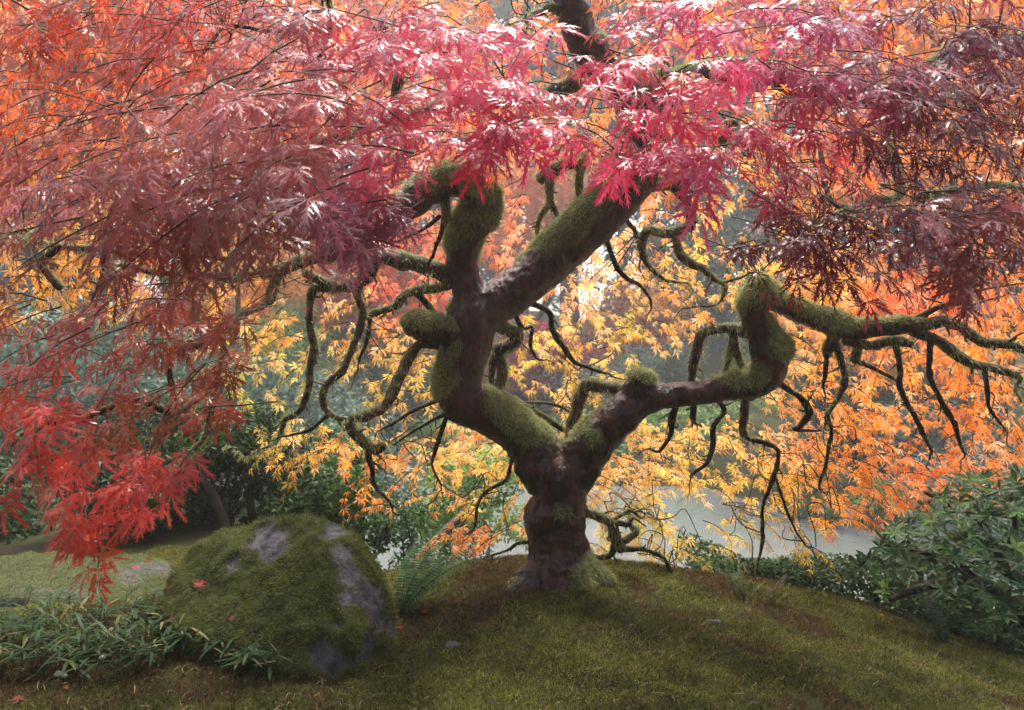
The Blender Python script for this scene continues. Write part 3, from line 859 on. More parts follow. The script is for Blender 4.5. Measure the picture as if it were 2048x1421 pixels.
AXIS = np.array([0.15, 3.0])
leaves = {'F': [], 'B': []}
twig_b = MB()
def spray(px, py, d, mode, size, L, connect=0.32, lat=None):
    c = P(px, py, d)
    rad = np.array([c[0] - AXIS[0], c[1] - AXIS[1], 0.0])
    rad = rad / max(np.linalg.norm(rad), 0.25)
    tang = np.array([-rad[1], rad[0], 0])
    la = rng.uniform(-1, 1) if lat is None else lat
    d0 = rad * rng.uniform(0.35, 0.8) + tang * la + UP * rng.uniform(-0.35, 0.25)
    d0 /= np.linalg.norm(d0)
    pts = []
    dr = d0.copy()
    n = 5 if mode == 'F' else 7
    p = np.zeros(3)
    for k in range(n):
        pts.append(p.copy())
        dr = dr + np.array([0, 0, -0.16]) + rng.normal(0, 0.10, 3)
        dr /= np.linalg.norm(dr)
        p = p + dr * L / (n - 1)
    pts = np.array(pts)
    pts = pts - pts[n // 2] + c
    # connect to the nearest branch
    dist = np.linalg.norm(SK[:, :3] - pts[0], axis=1)
    j = (dist + rng.uniform(0, 0.28, len(dist)) + 0.4 * np.maximum(pts[0][2] - SK[:, 2], 0)).argmin()
    full = pts
    rr = np.linspace(0.0018, 0.0008, n) * (1.0 if mode == 'F' else 1.5)
    if dist[j] < connect:
        s = SK[j, :3]
        mid = (s + pts[0]) / 2 + rng.normal(0, 0.05, 3) + np.array([0, 0, 0.05])
        ext = catmull(np.vstack([s, (s + mid) / 2 + rng.normal(0, .02, 3), mid, (mid + pts[0]) / 2 + rng.normal(0, .02, 3), pts[0]]), 0.03)[:-1]
        full = np.vstack([ext, pts])
        rr = np.concatenate([np.linspace(0.0034, 0.0018, len(ext)) * (0.7 if mode == 'F' else 1.0), rr])
    v, t, q = tube(full, rr, 4, False)
    twig_b.add(v, t, q, m=np.full(len(v), 0.15))
    # leaves in opposite pairs
    tans = nrm(np.gradient(pts, axis=0))
    for k in range(1, n):
        sides = (0,) if k == n - 1 else (-1, 1)
        for sd in sides:
            if rng.uniform() < 0.08:
                continue
            side = nrm(np.cross(tans[k], UP))
            t_ = tans[k] * 0.55 + side * sd * rng.uniform(0.4, 0.9) + rad * 0.25 - UP * rng.uniform(0.35, 0.95) + rng.normal(0, 0.16 if mode == 'F' else 0.3, 3)
            t_ = t_ / np.linalg.norm(t_)
            n_ = UP * 0.75 + rad * rng.uniform(0.5, 1.0) + rng.normal(0, 0.28 if mode == 'F' else 0.55, 3)
            n_ = n_ - t_ * np.dot(n_, t_)
            n_ = n_ / np.linalg.norm(n_)
            sz = size * rng.uniform(0.72, 1.18) * (0.8 + 0.2 * k / n)
            pos = pts[k] + t_ * sz * 0.38
            x_ = np.cross(t_, n_)
            leaves[mode].append((pos, np.stack([x_, t_, n_], 1) * sz))

def zone(poly, d0, d1, n, mode, size, L, connect=0.32):
    for (x, y) in sample_poly(poly, n):
        spray(x, y, rng.uniform(d0, d1), mode, size * rng.uniform(0.9, 1.1), L * rng.uniform(0.75, 1.25), connect)

# nearer half of the dome, seen from outside
zone([(760,60),(900,40),(1060,70),(1150,180),(1180,260),(1120,290),(1000,250),(880,300),(790,230)], 1.30, 1.5, 20, 'F', .080, .22)
zone([(680,320),(820,310),(800,400),(720,410)], 1.3, 1.4, 3, 'F', .078, .14)
zone([(850,255),(1000,255),(980,300),(870,300)], 1.32, 1.45, 3, 'F', .080, .16)
zone([(1240,20),(1700,0),(1760,120),(1720,280),(1540,300),(1360,320),(1230,280),(1190,160)], 1.3, 1.6, 28, 'F', .080, .22)
zone([(1240,280),(1450,270),(1420,320),(1280,330)], 1.28, 1.36, 4, 'F', .080, .14)
zone([(520,0),(900,0),(880,60),(760,110),(560,120)], 1.35, 1.7, 14, 'F', .078, .22)
zone([(1260,-40),(2048,-40),(2048,40),(1500,60),(1280,30)], 1.4, 1.8, 16, 'F', .078, .24)
zone([(60,330),(250,200),(430,150),(680,110),(780,230),(700,330),(760,420),(640,470),(500,470),(300,480),(0,470),(0,390)], 1.15, 1.5, 66, 'F', .070, .22)
zone([(230,230),(430,160),(650,150),(700,300),(560,430),(330,420)], 1.1, 1.3, 18, 'F', .074, .2)
zone([(0,-20),(560,-20),(700,100),(420,160),(220,260),(0,380)], 1.5, 2.1, 44, 'F', .072, .25)
zone([(0,500),(60,600),(200,600),(230,520),(420,500),(530,570),(520,650),(440,760),(400,880),(250,820),(0,800)], 1.45, 2.1, 46, 'F', .070, .24)
zone([(0,690),(120,740),(120,800),(0,820)], 1.25, 1.4, 3, 'F', .072, .18)
# low scarlet spray
for (x, y, d) in [(70,900,1.2),(50,960,1.18),(110,935,1.22),(150,960,1.2),(190,900,1.2),(290,935,1.18),(320,985,1.2),(370,945,1.16),(270,985,1.2),(170,1010,1.2),(220,1050,1.18),(300,1040,1.18),(190,1090,1.18),(200,1130,1.17),(170,1060,1.2)]:
    spray(x, y - 30, d, 'F', .056, .07, 0.2)
# dark maroon right side
zone([(1560,260),(1760,140),(2048,20),(2048,540),(1920,520),(1800,470),(1680,440),(1540,440),(1500,400),(1560,330)], 1.4, 2.0, 50, 'F', .074, .26)
zone([(1740,380),(2048,360),(2048,520),(1900,530)], 1.15, 1.35, 10, 'F', .078, .2)
zone([(1430,510),(1560,420),(1700,430),(1760,540),(1600,520)], 1.5, 1.8, 12, 'F', .074, .24)
zone([(1500,30),(1760,120),(2048,0),(2048,240),(1800,260)], 1.3, 1.7, 22, 'F', .078, .24)
zone([(640,390),(770,390),(810,450),(660,470)], 1.3, 1.5, 6, 'F', .072, .18)

# farther half of the dome, seen from inside
zone([(1590,560),(2060,540),(2060,960),(1900,990),(1700,960),(1560,860),(1520,740)], 3.3, 4.5, 228, 'B', .058, .30)
zone([(1200,800),(1330,840),(1560,850),(1640,940),(1480,970),(1330,960),(1180,980),(1160,900)], 3.5, 4.4, 72, 'B', .056, .28)
zone([(1460,500),(1640,440),(1760,500),(1700,640),(1500,560)], 3.4, 4.3, 36, 'B', .056, .28)
zone([(1200,960),(1300,980),(1420,1150),(1340,1170),(1260,1080),(1190,1130)], 3.35, 3.9, 39, 'B', .054, .26)
zone([(1440,980),(1560,900),(1640,1000),(1680,1110),(1600,1110),(1560,1000),(1480,1120),(1440,1110)], 3.2, 3.7, 26, 'B', .052, .24)
zone([(1620,960),(1870,980),(1800,1010),(1740,1050),(1650,1040)], 3.3, 3.9, 16, 'B', .054, .22)
zone([(960,390),(1240,480),(1290,360),(1460,330),(1480,380),(1420,470),(1480,600),(1340,680),(1240,640),(1120,660),(980,520)], 3.5, 4.5, 72, 'B', .056, .28)
zone([(1050,630),(1300,620),(1260,760),(1150,760),(1060,740)], 3.4, 4.2, 21, 'B', .056, .26)
zone([(1030,740),(1150,770),(1130,860),(1080,830)], 3.5, 4.2, 5, 'B', .056, .22)
zone([(640,560),(900,520),(900,780),(760,840),(700,760),(640,700)], 3.4, 4.3, 46, 'B', .056, .26)
zone([(420,560),(560,580),(620,700),(600,860),(480,820),(420,700)], 3.2, 4.2, 26, 'B', .056, .26)
zone([(520,860),(760,860),(1040,840),(1060,930),(960,960),(800,930),(680,930),(540,930)], 3.4, 4.3, 54, 'B', .056, .26)
zone([(690,960),(860,960),(1060,1000),(1060,1060),(900,1080),(760,1010),(690,1020)], 3.4, 3.9, 18, 'B', .054, .24)
zone([(900,1060),(1010,1060),(1000,1100),(920,1100)], 3.3, 3.6, 5, 'B', .052, .16)
zone([(760,200),(1000,200),(1040,400),(900,560),(760,500)], 3.3, 4.3, 59, 'B', .058, .28)
# roof of the dome overhead
zone([(0,-60),(2048,-60),(2048,300),(1500,330),(700,300),(0,380)], 2.3, 4.2, 342, 'B', .060, .32)
zone([(0,440),(500,400),(560,560),(400,640),(0,600)], 2.4, 3.6, 53, 'B', .058, .28)
zone([(1450,300),(2048,240),(2048,560),(1600,520)], 2.4, 3.8, 80, 'B', .058, .28)

# crown continued unseen beyond the frame, added to shade boulder and foreground
for (poly, a_, c_, n_) in [([(-900,-300),(-20,-200),(-20,700),(-500,600)], 1.2, 2.6, 60), ([(2070,-200),(2800,-300),(2600,500),(2070,600)], 1.3, 2.8, 50),
                           ([(-300,-1100),(2350,-1100),(2250,-330),(-200,-330)], 0.9, 1.5, 36)]:
    zone(poly, a_, c_, n_, 'B', .075, .34, 0.0)
obj('twigs', twig_b.mesh('twigs', M_TWIG, True), maple, 'stuff')

def leaf_build(lst, templ, tab, jit):
    pos = np.array([l[0] for l in lst])
    M = np.array([l[1] for l in lst])
    q = project(pos)
    q = q + rng.normal(0, 22, q.shape)
    c = cmap(tab, q[:, 0], q[:, 1])
    c = c * rng.uniform(1 - jit, 1 + jit, (len(c), 1)) * (1 + rng.normal(0, 0.07, c.shape))
    return pos, M, np.clip(c, 0.01, 0.9)

def add_leaves(mb, pos, M, c, templ):
    which = rng.integers(0, len(templ), len(pos))
    for k, (tv_, tt_) in enumerate(templ):
        s = np.where(which == k)[0]
        if not len(s):
            continue
        V = np.einsum('nij,vj->nvi', M[s], tv_) + pos[s][:, None, :]
        T = tt_[None] + (np.arange(len(s)) * len(tv_))[:, None, None]
        mb.add(V.reshape(-1, 3), T.reshape(-1, 3), c=np.repeat(c[s], len(tv_), axis=0))

posF, MF, cF = leaf_build(leaves['F'], TF, FRONT, 0.25)
posB, MB_, cB = leaf_build(leaves['B'], TB, BACK, 0.38)
# the 300 leaves that show largest become parts of their own
qF = project(posF)
vis = (qF[:, 0] > -20) & (qF[:, 0] < 2070) & (qF[:, 1] > -30) & (qF[:, 1] < 1421)
app = np.where(vis, np.linalg.norm(MF[:, :, 1], axis=1) / posF[:, 1], 0)
order = np.argsort(-app)
solo, rest = order[:300], order[300:]
leaf_meshes = []
for k, (tv_, tt_) in enumerate(TF):
    b = MB()
    b.add(tv_, tt_)
    leaf_meshes.append(b.mesh('leaf', M_LEAF_O))
crown_b = MB()
add_leaves(crown_b, posF[rest], MF[rest], cF[rest], TF)
crown = obj('crown', crown_b.mesh('crown', M_LEAF_A), maple, 'stuff')
pale = rng.uniform(0, 1, len(cB)) < 0.25
cB[pale] = cB[pale] * 0.5 + np.array([0.86, 0.60, 0.36]) * 0.5
crown_b = MB()
add_leaves(crown_b, posB, MB_, cB, TB)
crown2 = obj('inner_crown', crown_b.mesh('inner_crown', M_LEAF_B), maple, 'stuff')
crown2['label'] = 'orange and yellow leaves on the far side of the crown'
for k, s in enumerate(solo):
    o = bpy.data.objects.new('leaf', leaf_meshes[k % 6])
    COL.objects.link(o)
    m4 = Matrix(MF[s].tolist()).to_4x4()
    m4.translation = Vector(posF[s])
    o.parent = maple
    o.matrix_parent_inverse = Matrix.Translation(-maple.location)
    o.matrix_basis = m4
    o.color = (*cF[s], 1)

# drops of rain at leaf tips
drop_b = MB()
ico = bmesh.new()
bmesh.ops.create_icosphere(ico, subdivisions=1, radius=1.0)
iv = np.array([v.co[:] for v in ico.verts])
it = np.array([[v.index for v in f_.verts] for f_ in ico.faces])
ico.free()
sel = rng.choice(len(posF), 420)
tips = posF[sel] + MF[sel][:, :, 1] * rng.uniform(0.7, 1.0, (420, 1)) - np.linalg.norm(MF[sel][:, :, 1], axis=1)[:, None] * np.array([0, 0, .22])
for tpt in tips:
    drop_b.add(iv * rng.uniform(.0012, .0024) + tpt, it)
mdrop, nt_, out_ = newmat('rain_drop')
pg = N(nt_, 'ShaderNodeBsdfPrincipled', Roughness=0.03)
pg.inputs['Base Color'].default_value = (0.75, 0.75, 0.78, 1)
pg.inputs['Specular IOR Level'].default_value = 1.0
pg.inputs['Transmission Weight'].default_value = 0.35
nt_.links.new(pg.outputs[0], out_.inputs['Surface'])
obj('rain_drops', drop_b.mesh('rain_drops', mdrop, True), maple, 'stuff')

# ------------------------------------------------------------------ boulders
def hull_rock(points, voxel, amp, seed, smooth=2):
    bm = bmesh.new()
    for p in points:
        bm.verts.new(p)
    bmesh.ops.convex_hull(bm, input=bm.verts)
    me = bpy.data.meshes.new('rock_raw')
    bm.to_mesh(me)
    bm.free()
    o = bpy.data.objects.new('rock_raw', me)
    COL.objects.link(o)
    r = o.modifiers.new('r', 'REMESH')
    r.mode = 'VOXEL'
    r.voxel_size = voxel
    s = o.modifiers.new('s', 'SMOOTH')
    s.iterations = smooth
    s.factor = 0.5
    dg = bpy.context.evaluated_depsgraph_get()
    m2 = bpy.data.meshes.new_from_object(o.evaluated_get(dg))
    bpy.data.objects.remove(o)
    v, n = mesh_arrays(m2)
    v2 = v + n * (amp * (1.3 * (1 - 2.2 * np.abs(fbm(v, 3.2, 2, seed + 9))) * 0.8 + 0.25 * fbm(v, 28.0, 3, seed + 7) + fbm(v, 5.0, 4, seed) + 0.5 * (1 - 2 * np.abs(fbm(v, 9.0, 3, seed + 3))) * 0.7))[:, None]
    m2.vertices.foreach_set('co', v2.astype(np.float32).ravel())
    m2.polygons.foreach_set('use_smooth', np.ones(len(m2.polygons), bool))
    m2.update()
    return m2

def surface_fuzz(me, mask, n, length, width, colfn, mb, droop=0.2, spread=0.6):
    v, nn_ = mesh_arrays(me)
    me.calc_loop_triangles()
    lt = np.empty(len(me.loop_triangles) * 3, np.int32)
    me.loop_triangles.foreach_get('vertices', lt)
    lt = lt.reshape(-1, 3)
    A = v[lt]
    ar = 0.5 * np.linalg.norm(np.cross(A[:, 1] - A[:, 0], A[:, 2] - A[:, 0]), axis=1)
    w = ar * mask[lt].mean(1) ** 1.4
    f = rng.choice(len(lt), n, p=w / w.sum())
    bc = rng.dirichlet((1, 1, 1), n)
    pp = (A[f] * bc[:, :, None]).sum(1)
    nn2 = nrm((nn_[lt[f]] * bc[:, :, None]).sum(1))
    fuzz(pp, nn2, length, width, colfn(pp), droop, spread, mb)

def rock_thing(name, label, pts, voxel, amp, seed, maskfn, nblade, colfn, mat, blen=0.010, bw=0.0011):
    me = hull_rock(pts, voxel, amp, seed)
    v, n = mesh_arrays(me)
    mk = maskfn(v, n)
    if nblade:
        v = v + n * (mk * (0.006 + 0.014 * fbm(v, 16.0, 3, seed + 21)))[:, None]
        me.vertices.foreach_set('co', v.astype(np.float32).ravel())
        me.update()
    a = me.attributes.new('moss', 'FLOAT', 'POINT')
    a.data.foreach_set('value', (mk * 0.92).astype(np.float32))
    me.materials.clear()
    me.materials.append(mat)
    base = v[:, 2].min()
    root = thing(name, label, 'rock', (float(v[:, 0].mean()), float(v[:, 1].mean()), float(base)))
    me.name = 'stone'
    obj('stone', me, root)
    if nblade:
        mb = MB()
        surface_fuzz(me, mk, nblade, blen, bw, colfn, mb)
        obj('moss', mb.mesh('moss', M_BLADE), root, 'stuff')
    return root

def rockmoss_col(p):
    k = (fbm(p, 6.0, 3, 81) * 0.5 + 0.5)[:, None]
    c0 = np.array([0.040, 0.050, 0.012])
    c1 = np.array([0.20, 0.23, 0.045])
    br = np.array([0.12, 0.075, 0.028])
    c = c0 + (c1 - c0) * np.clip(k * 1.5 - 0.25 + rng.uniform(-0.35, 0.4, (len(p), 1)), 0, 1)
    kb = (fbm(p, 9.0, 2, 87) > 0.35)[:, None]
    return np.where(kb, c * 0.5 + br * 0.5, c)

bp = [(390,1092,2.78),(460,1066,2.78),(540,1056,2.75),(612,1058,2.66),(655,1053,2.60),(690,1075,2.55),(350,1150,2.72),(343,1205,2.66),(352,1240,2.5),
      (668,1112,2.44),(692,1180,2.35),(694,1260,2.27),(665,1345,2.2),(590,1340,2.22),(725,1112,2.6),(768,1182,2.56),(786,1240,2.5),(792,1305,2.42),(740,1338,2.3),
      (378,1262,2.42),(470,1312,2.32),(400,1190,3.05),(740,1190,2.95)]
bp = [P(*q) for q in bp]
bp += [np.array([q[0], q[1], -0.12]) for q in bp if q[2] < 0.12]
def boulder_mask(v, n):
    q = project(v)
    st = v @ np.array([[0.75, 0.1, 0.65], [0.2, 0.97, -0.1], [-0.65, 0.2, 0.74]]).T
    a = 0.35 * n[:, 2] + 0.62 * fbm(st * np.array([0.6, 1.0, 1.7]), 9.0, 4, 91) + 0.42
    for (x, y, r, w) in [(545,1085,40,0.9),(665,1068,26,0.8),(680,1105,16,0.9),(694,1150,18,1.1),(690,1200,18,1.0),(640,1300,26,0.7),(668,1325,24,0.8),(680,1250,16,0.7),(470,1130,20,0.35),(540,1200,16,0.35),(520,1270,18,0.35),(740,1190,30,0.5),(760,1260,40,0.35)]:
        nn_ = 1 + 0.9 * fbm(v, 22.0, 2, int(x))
        a = a - w * np.exp(-((q[:, 0] - x) ** 2 + (q[:, 1] - y) ** 2) / (r * r)) * np.clip(nn_, 0.1, 2)
    return np.clip(a * 5.0 - 0.7, 0, 1)
rock_thing('boulder', 'large grey boulder half covered in moss, left of the twisted maple', bp, 0.008, 0.024, 5, boulder_mask, 60000, rockmoss_col, M_ROCK, 0.018, 0.0014)

sp = [(-120,1128,3.45),(60,1118,3.5),(220,1116,3.55),(330,1128,3.55),(352,1160,3.3),(345,1205,3.0),(240,1212,2.92),(80,1206,2.9),(-100,1200,2.9)]
sp = [P(*q) for q in sp]
sp += [np.array([q[0], q[1], -0.15]) for q in sp]
rock_thing('flat_stone', 'low flat mossy stone slab behind the dwarf bamboo', sp, 0.014, 0.02, 15,
           lambda v, n: np.clip((0.5 * n[:, 2] + 0.8 * fbm(v, 3.0, 4, 95)) * 2.4 + 0.25, 0, 1), 16000, rockmoss_col, M_ROCK, 0.013, 0.0014)

def small_stone(name, label, c, r, seed, mat, squash=0.6, mossy=0.2):
    g = np.random.default_rng(seed)
    d = nrm(g.normal(0, 1, (26, 3)))
    pts = c + d * r * np.array([1.2, 0.9, squash]) * g.uniform(0.8, 1.1, (26, 1))
    rock_thing(name, label, list(pts), r / 9, r * 0.10, seed, lambda v, n: np.clip(n[:, 2] * mossy + 0.5 * fbm(v, 2.0 / r, 3, seed) - 0.25, 0, 1), 0, None, mat)
def on_ground(px, py, d0):
    """point where the pixel's ray meets the terrain near d0"""
    ds = np.linspace(d0 * 0.5, d0 * 1.8, 500)
    pts = np.stack([ds * (px - 1024.0) / F, ds, CZ - ds * (py - 710.5) / F], 1)
    hit = np.where(pts[:, 2] <= terrain(pts[:, 0], pts[:, 1]))[0]
    return pts[hit[0]] if len(hit) else P(px, py, d0)

small_stone('stone', 'small dark wet stone sunk in the moss right of the boulder', on_ground(905, 1293, 2.3), 0.026, 31, M_ROCK, 0.5, 0.0)
small_stone('stone', 'small dark stone poking out of a bare patch on the mound', on_ground(1425, 1245, 2.6), 0.03, 32, M_ROCK, 0.45, 0.0)
for k, (px, py, d, r, lab) in enumerate([(1335, 985, 14.6, .42, 'pale grey stone at the far pond edge right of the maple trunk'), (1395, 990, 14.4, .36, 'pale rounded stone on the far shore below orange leaves'),
                          (1680, 1030, 11.2, .26, 'whitish stone on the small spit of the pond shore'), (1785, 1070, 10.6, .26, 'pale stone at the spit beside the glossy shrub'), (1255, 985, 14.8, .4, 'grey stone on the far shore just right of the trunk')]):
    small_stone('shore_stone', lab, P(px, py, d), r, 40 + k, M_PALEROCK, 0.7, 0.2)

# ------------------------------------------------------------------ ground moss, needles
carpet = MB()
def ground_color(p):
    k1 = fbm(p, 2.2, 4, 101)
    k2 = fbm(p, 6.0, 3, 103)
    k3 = fbm(p, 20.0, 2, 107)
    olive = np.array([0.075, 0.078, 0.014])
    lime = np.array([0.23, 0.24, 0.055])
    brown = np.array([0.11, 0.066, 0.028])
    t = np.clip(0.32 + 0.9 * k2 + 0.5 * k3 - 0.5 * k1 + 0.2 * sstep(2.3, 3.1, p[:, 1]), 0, 1)[:, None]  # more lime towards the crest: the light on it is put into colour
    c = olive + (lime - olive) * t
    wb = np.clip((k1 * 1.0 + 0.8 * k2 - 0.02) * 3.4, 0, 0.92)[:, None]
    return c * (1 - wb) + brown * wb
n = 420000
gxp = rng.uniform(-1.9, 2.6, n)
gyp = 1.55 + (3.95 - 1.55) * rng.uniform(0, 1, n) ** 1.15
kp = (np.abs(gxp) < gyp * 0.73)
gxp, gyp = gxp[kp], gyp[kp]
gp = np.stack([gxp, gyp, terrain(gxp, gyp)], 1)
bare = fbm(gp, 3.3, 3, 111) + 0.4 * fbm(gp, 11.0, 2, 113) < -0.58
gp = gp[~bare]
e = 0.01
tzx = (terrain(gp[:, 0] + e, gp[:, 1]) - gp[:, 2]) / e
tzy = (terrain(gp[:, 0], gp[:, 1] + e) - gp[:, 2]) / e
gn = nrm(np.stack([-tzx, -tzy, np.ones(len(gp))], 1))
hh = (0.010 + 0.010 * np.clip(fbm(gp, 7.0, 3, 117) + 0.4, 0, 1.2))
gc = ground_color(gp) * rng.uniform(0.35, 1.9, (len(gp), 1))
m_ = len(gp)
d_ = nrm(gn * 0.8 + rng.normal(0, 0.8, (m_, 3)))
s_ = nrm(np.cross(d_, rng.normal(0, 1, (m_, 3))))
L_ = (hh * rng.uniform(0.6, 1.5, m_))[:, None]
W_ = 0.0017 * rng.uniform(0.7, 1.4, m_)[:, None]
carpet.add(np.stack([gp - s_ * W_, gp + s_ * W_, gp + d_ * L_], 1).reshape(-1, 3), np.arange(m_ * 3).reshape(-1, 3), c=np.repeat(gc, 3, axis=0))
o = obj('moss_carpet', carpet.mesh('moss_carpet', M_BLADE), kind='stuff')
tag(o, 'olive and lime green moss carpeting the mound', 'moss')

nb = MB()
n = 1300
px_ = rng.uniform(-1.6, 2.0, n)
py_ = rng.uniform(1.7, 3.4, n)
c_ = np.stack([px_, py_, terrain(px_, py_) + 0.014], 1)
an = rng.uniform(0, np.pi, n)
dd = np.stack([np.cos(an), np.sin(an), rng.uniform(-.3, .3, n)], 1) * rng.uniform(.010, .024, n)[:, None]
ss = np.stack([-np.sin(an), np.cos(an), np.full(n, .3)], 1) * 0.0006
bend = np.array([0, 0, 0.006])
V = np.stack([c_ - dd - ss, c_ - dd + ss, c_ + ss * 1.1 + bend, c_ - ss * 1.1 + bend, c_ + dd], 1)
T = np.array([[0, 1, 2], [0, 2, 3], [3, 2, 4]])
nc = np.array([0.24, 0.15, 0.065]) * rng.uniform(0.3, 1.3, (n, 1))
nb.add(V.reshape(-1, 3), (T[None] + (np.arange(n) * 5)[:, None, None]).reshape(-1, 3), c=np.repeat(nc, 5, axis=0))
o = obj('pine_needles', nb.mesh('pine_needles', M_NEEDLE), kind='stuff')
tag(o, 'dry tan needles strewn over the moss', 'needles')

# ------------------------------------------------------------------ dwarf bamboo
bam = MB()
def blade(mb, base, dirv, L, W, col, sag=0.4, nseg=4, across=None):
    d = dirv / np.linalg.norm(dirv)
    side = np.cross(d, UP) if across is None else across - d * np.dot(across, d)
    side = side / max(np.linalg.norm(side), 1e-6)
    V = []
    for k in range(nseg + 1):
        s = k / nseg
        w = W * math.sin(math.pi * (0.12 + 0.88 * s)) ** 0.8 if k < nseg else 0
        c = base + d * L * s - UP * L * sag * s * s
        V += [c - side * w, c + side * w]
    T = []
    for k in range(nseg):
        a = 2 * k
        T.append((a, a + 1, a + 3, a + 2))
    mb.add(np.array(V), q=np.array(T), c=np.asarray(col))
def bamboo_stem(x, y, h, nl):
    z = float(terrain(np.array([x]), np.array([y]))[0])
    top = np.array([x + rng.normal(0, .02), y + rng.normal(0, .02), z + h])
    b0 = np.array([x, y, z - 0.01])
    v, t, q = tube(np.array([b0, (b0 + top) / 2 + rng.normal(0, .005, 3), top]), [.0014, .0012, .0009], 4, False)
    bam.add(v, t, q, c=np.array([0.10, 0.11, 0.035]))
    a0 = rng.uniform(0, 6.28)
    for k in range(nl):
        a = a0 + k * 2.4 + rng.normal(0, .3)
        el = rng.uniform(-0.1, 0.75)
        d = np.array([math.cos(a) * math.cos(el), math.sin(a) * math.cos(el), math.sin(el)])
        L = rng.uniform(.045, .095)
        g = rng.uniform(0.7, 1.35)
        col = np.array([0.022, 0.060, 0.014]) * g if rng.uniform() > .12 else np.array([0.16, 0.14, 0.05]) * g
        blade(bam, top - UP * h * rng.uniform(0, .35), d, L, L * 0.062, col, rng.uniform(.1, .5))
for (x, y) in sample_poly([(-60,1215),(120,1195),(330,1195),(420,1230),(360,1290),(300,1330),(160,1345),(0,1330),(-60,1330)], 170):
    g = on_ground(x, y + 25, 2.4)
    bamboo_stem(g[0], g[1], rng.uniform(.04, .11), rng.integers(4, 8))
for (x, y) in sample_poly([(370,1280),(470,1300),(570,1330),(580,1360),(480,1350),(380,1310)], 46):
    g = on_ground(x, y, 2.2)
    bamboo_stem(g[0], g[1], rng.uniform(.04, .10), rng.integers(5, 9))
o = obj('dwarf_bamboo', bam.mesh('dwarf_bamboo', M_GREEN), kind='stuff')
tag(o, 'dark green dwarf bamboo grass in front of the mossy boulder', 'grass')

# ------------------------------------------------------------------ ferns
def fern(label, base, nfr, L, lean, seed, col=(0.045, 0.11, 0.03), wid=0.20):
    g = np.random.default_rng(seed)
    root = thing('sword_fern', label, 'fern', tuple(base))
    for k in range(nfr):
        a = lean + g.uniform(-1.1, 1.1)
        el = g.uniform(0.95, 1.35)
        l = L * g.uniform(0.7, 1.1)
        d = np.array([math.cos(a) * math.cos(el), math.sin(a) * math.cos(el), math.sin(el)])
        pts = []
        p = np.array(base, float)
        for s in range(15):
            pts.append(p.copy())
            d = d + np.array([math.cos(a), math.sin(a), 0]) * 0.03 - UP * 0.055
            d /= np.linalg.norm(d)
            p = p + d * l / 14
        pts = np.array(pts)
        mb = MB()
        v, t, q = tube(pts, np.linspace(.0022, .0006, 15), 4, False)
        mb.add(v, t, q, c=np.array([0.06, 0.06, 0.02]))
        fine = catmull(pts, l / 26)
        tans = nrm(np.gradient(fine, axis=0))
        c = np.array(col) * g.uniform(0.75, 1.3)
        nf = len(fine)
        for j in range(3, nf):
            s = j / nf
            w = l * wid * (math.sin(math.pi * min(1, 0.18 + 0.82 * s)) ** 0.7) * 0.6
            side = nrm(np.cross(tans[j], UP))
            for sd in (-1, 1):
                dirv = side * sd + tans[j] * 0.35 - UP * 0.15
                blade(mb, fine[j], dirv, w, l / 26 * 0.27, c * g.uniform(.8, 1.2), 0.2, 2, tans[j] + rng.normal(0, .15, 3))
        obj('frond', mb.mesh('frond', M_GREEN), root)
    return root

fb = on_ground(800, 1235, 2.9)
fern('sword fern arching up between the boulder and the mound', fb, 10, 0.40, 1.0, 3, (0.06, 0.15, 0.05), wid=0.24)
fern('small fern on the crest of the mound beside the pond', on_ground(1490, 1205, 3.2), 6, 0.17, 1.5, 5, (0.07, 0.10, 0.03))
fern('small reddish fern among the low green ground cover', on_ground(1540, 1215, 3.3), 6, 0.16, 0.6, 6, (0.10, 0.09, 0.03))
fern('dark fern at the foot of the glossy shrub', P(1890, 1300, 2.95), 8, 0.30, 2.2, 8, (0.03, 0.055, 0.02))
for k, (px, py, d, lab) in enumerate([(1665, 1050, 10.9, 'pale green fern hanging over the spit of the pond shore'), (1600, 1045, 11.5, 'bright fern at the tip of the pond spit')]):
    fern(lab, P(px, py, d), 9, 0.8, -1.5, 20 + k, (0.12, 0.22, 0.06))

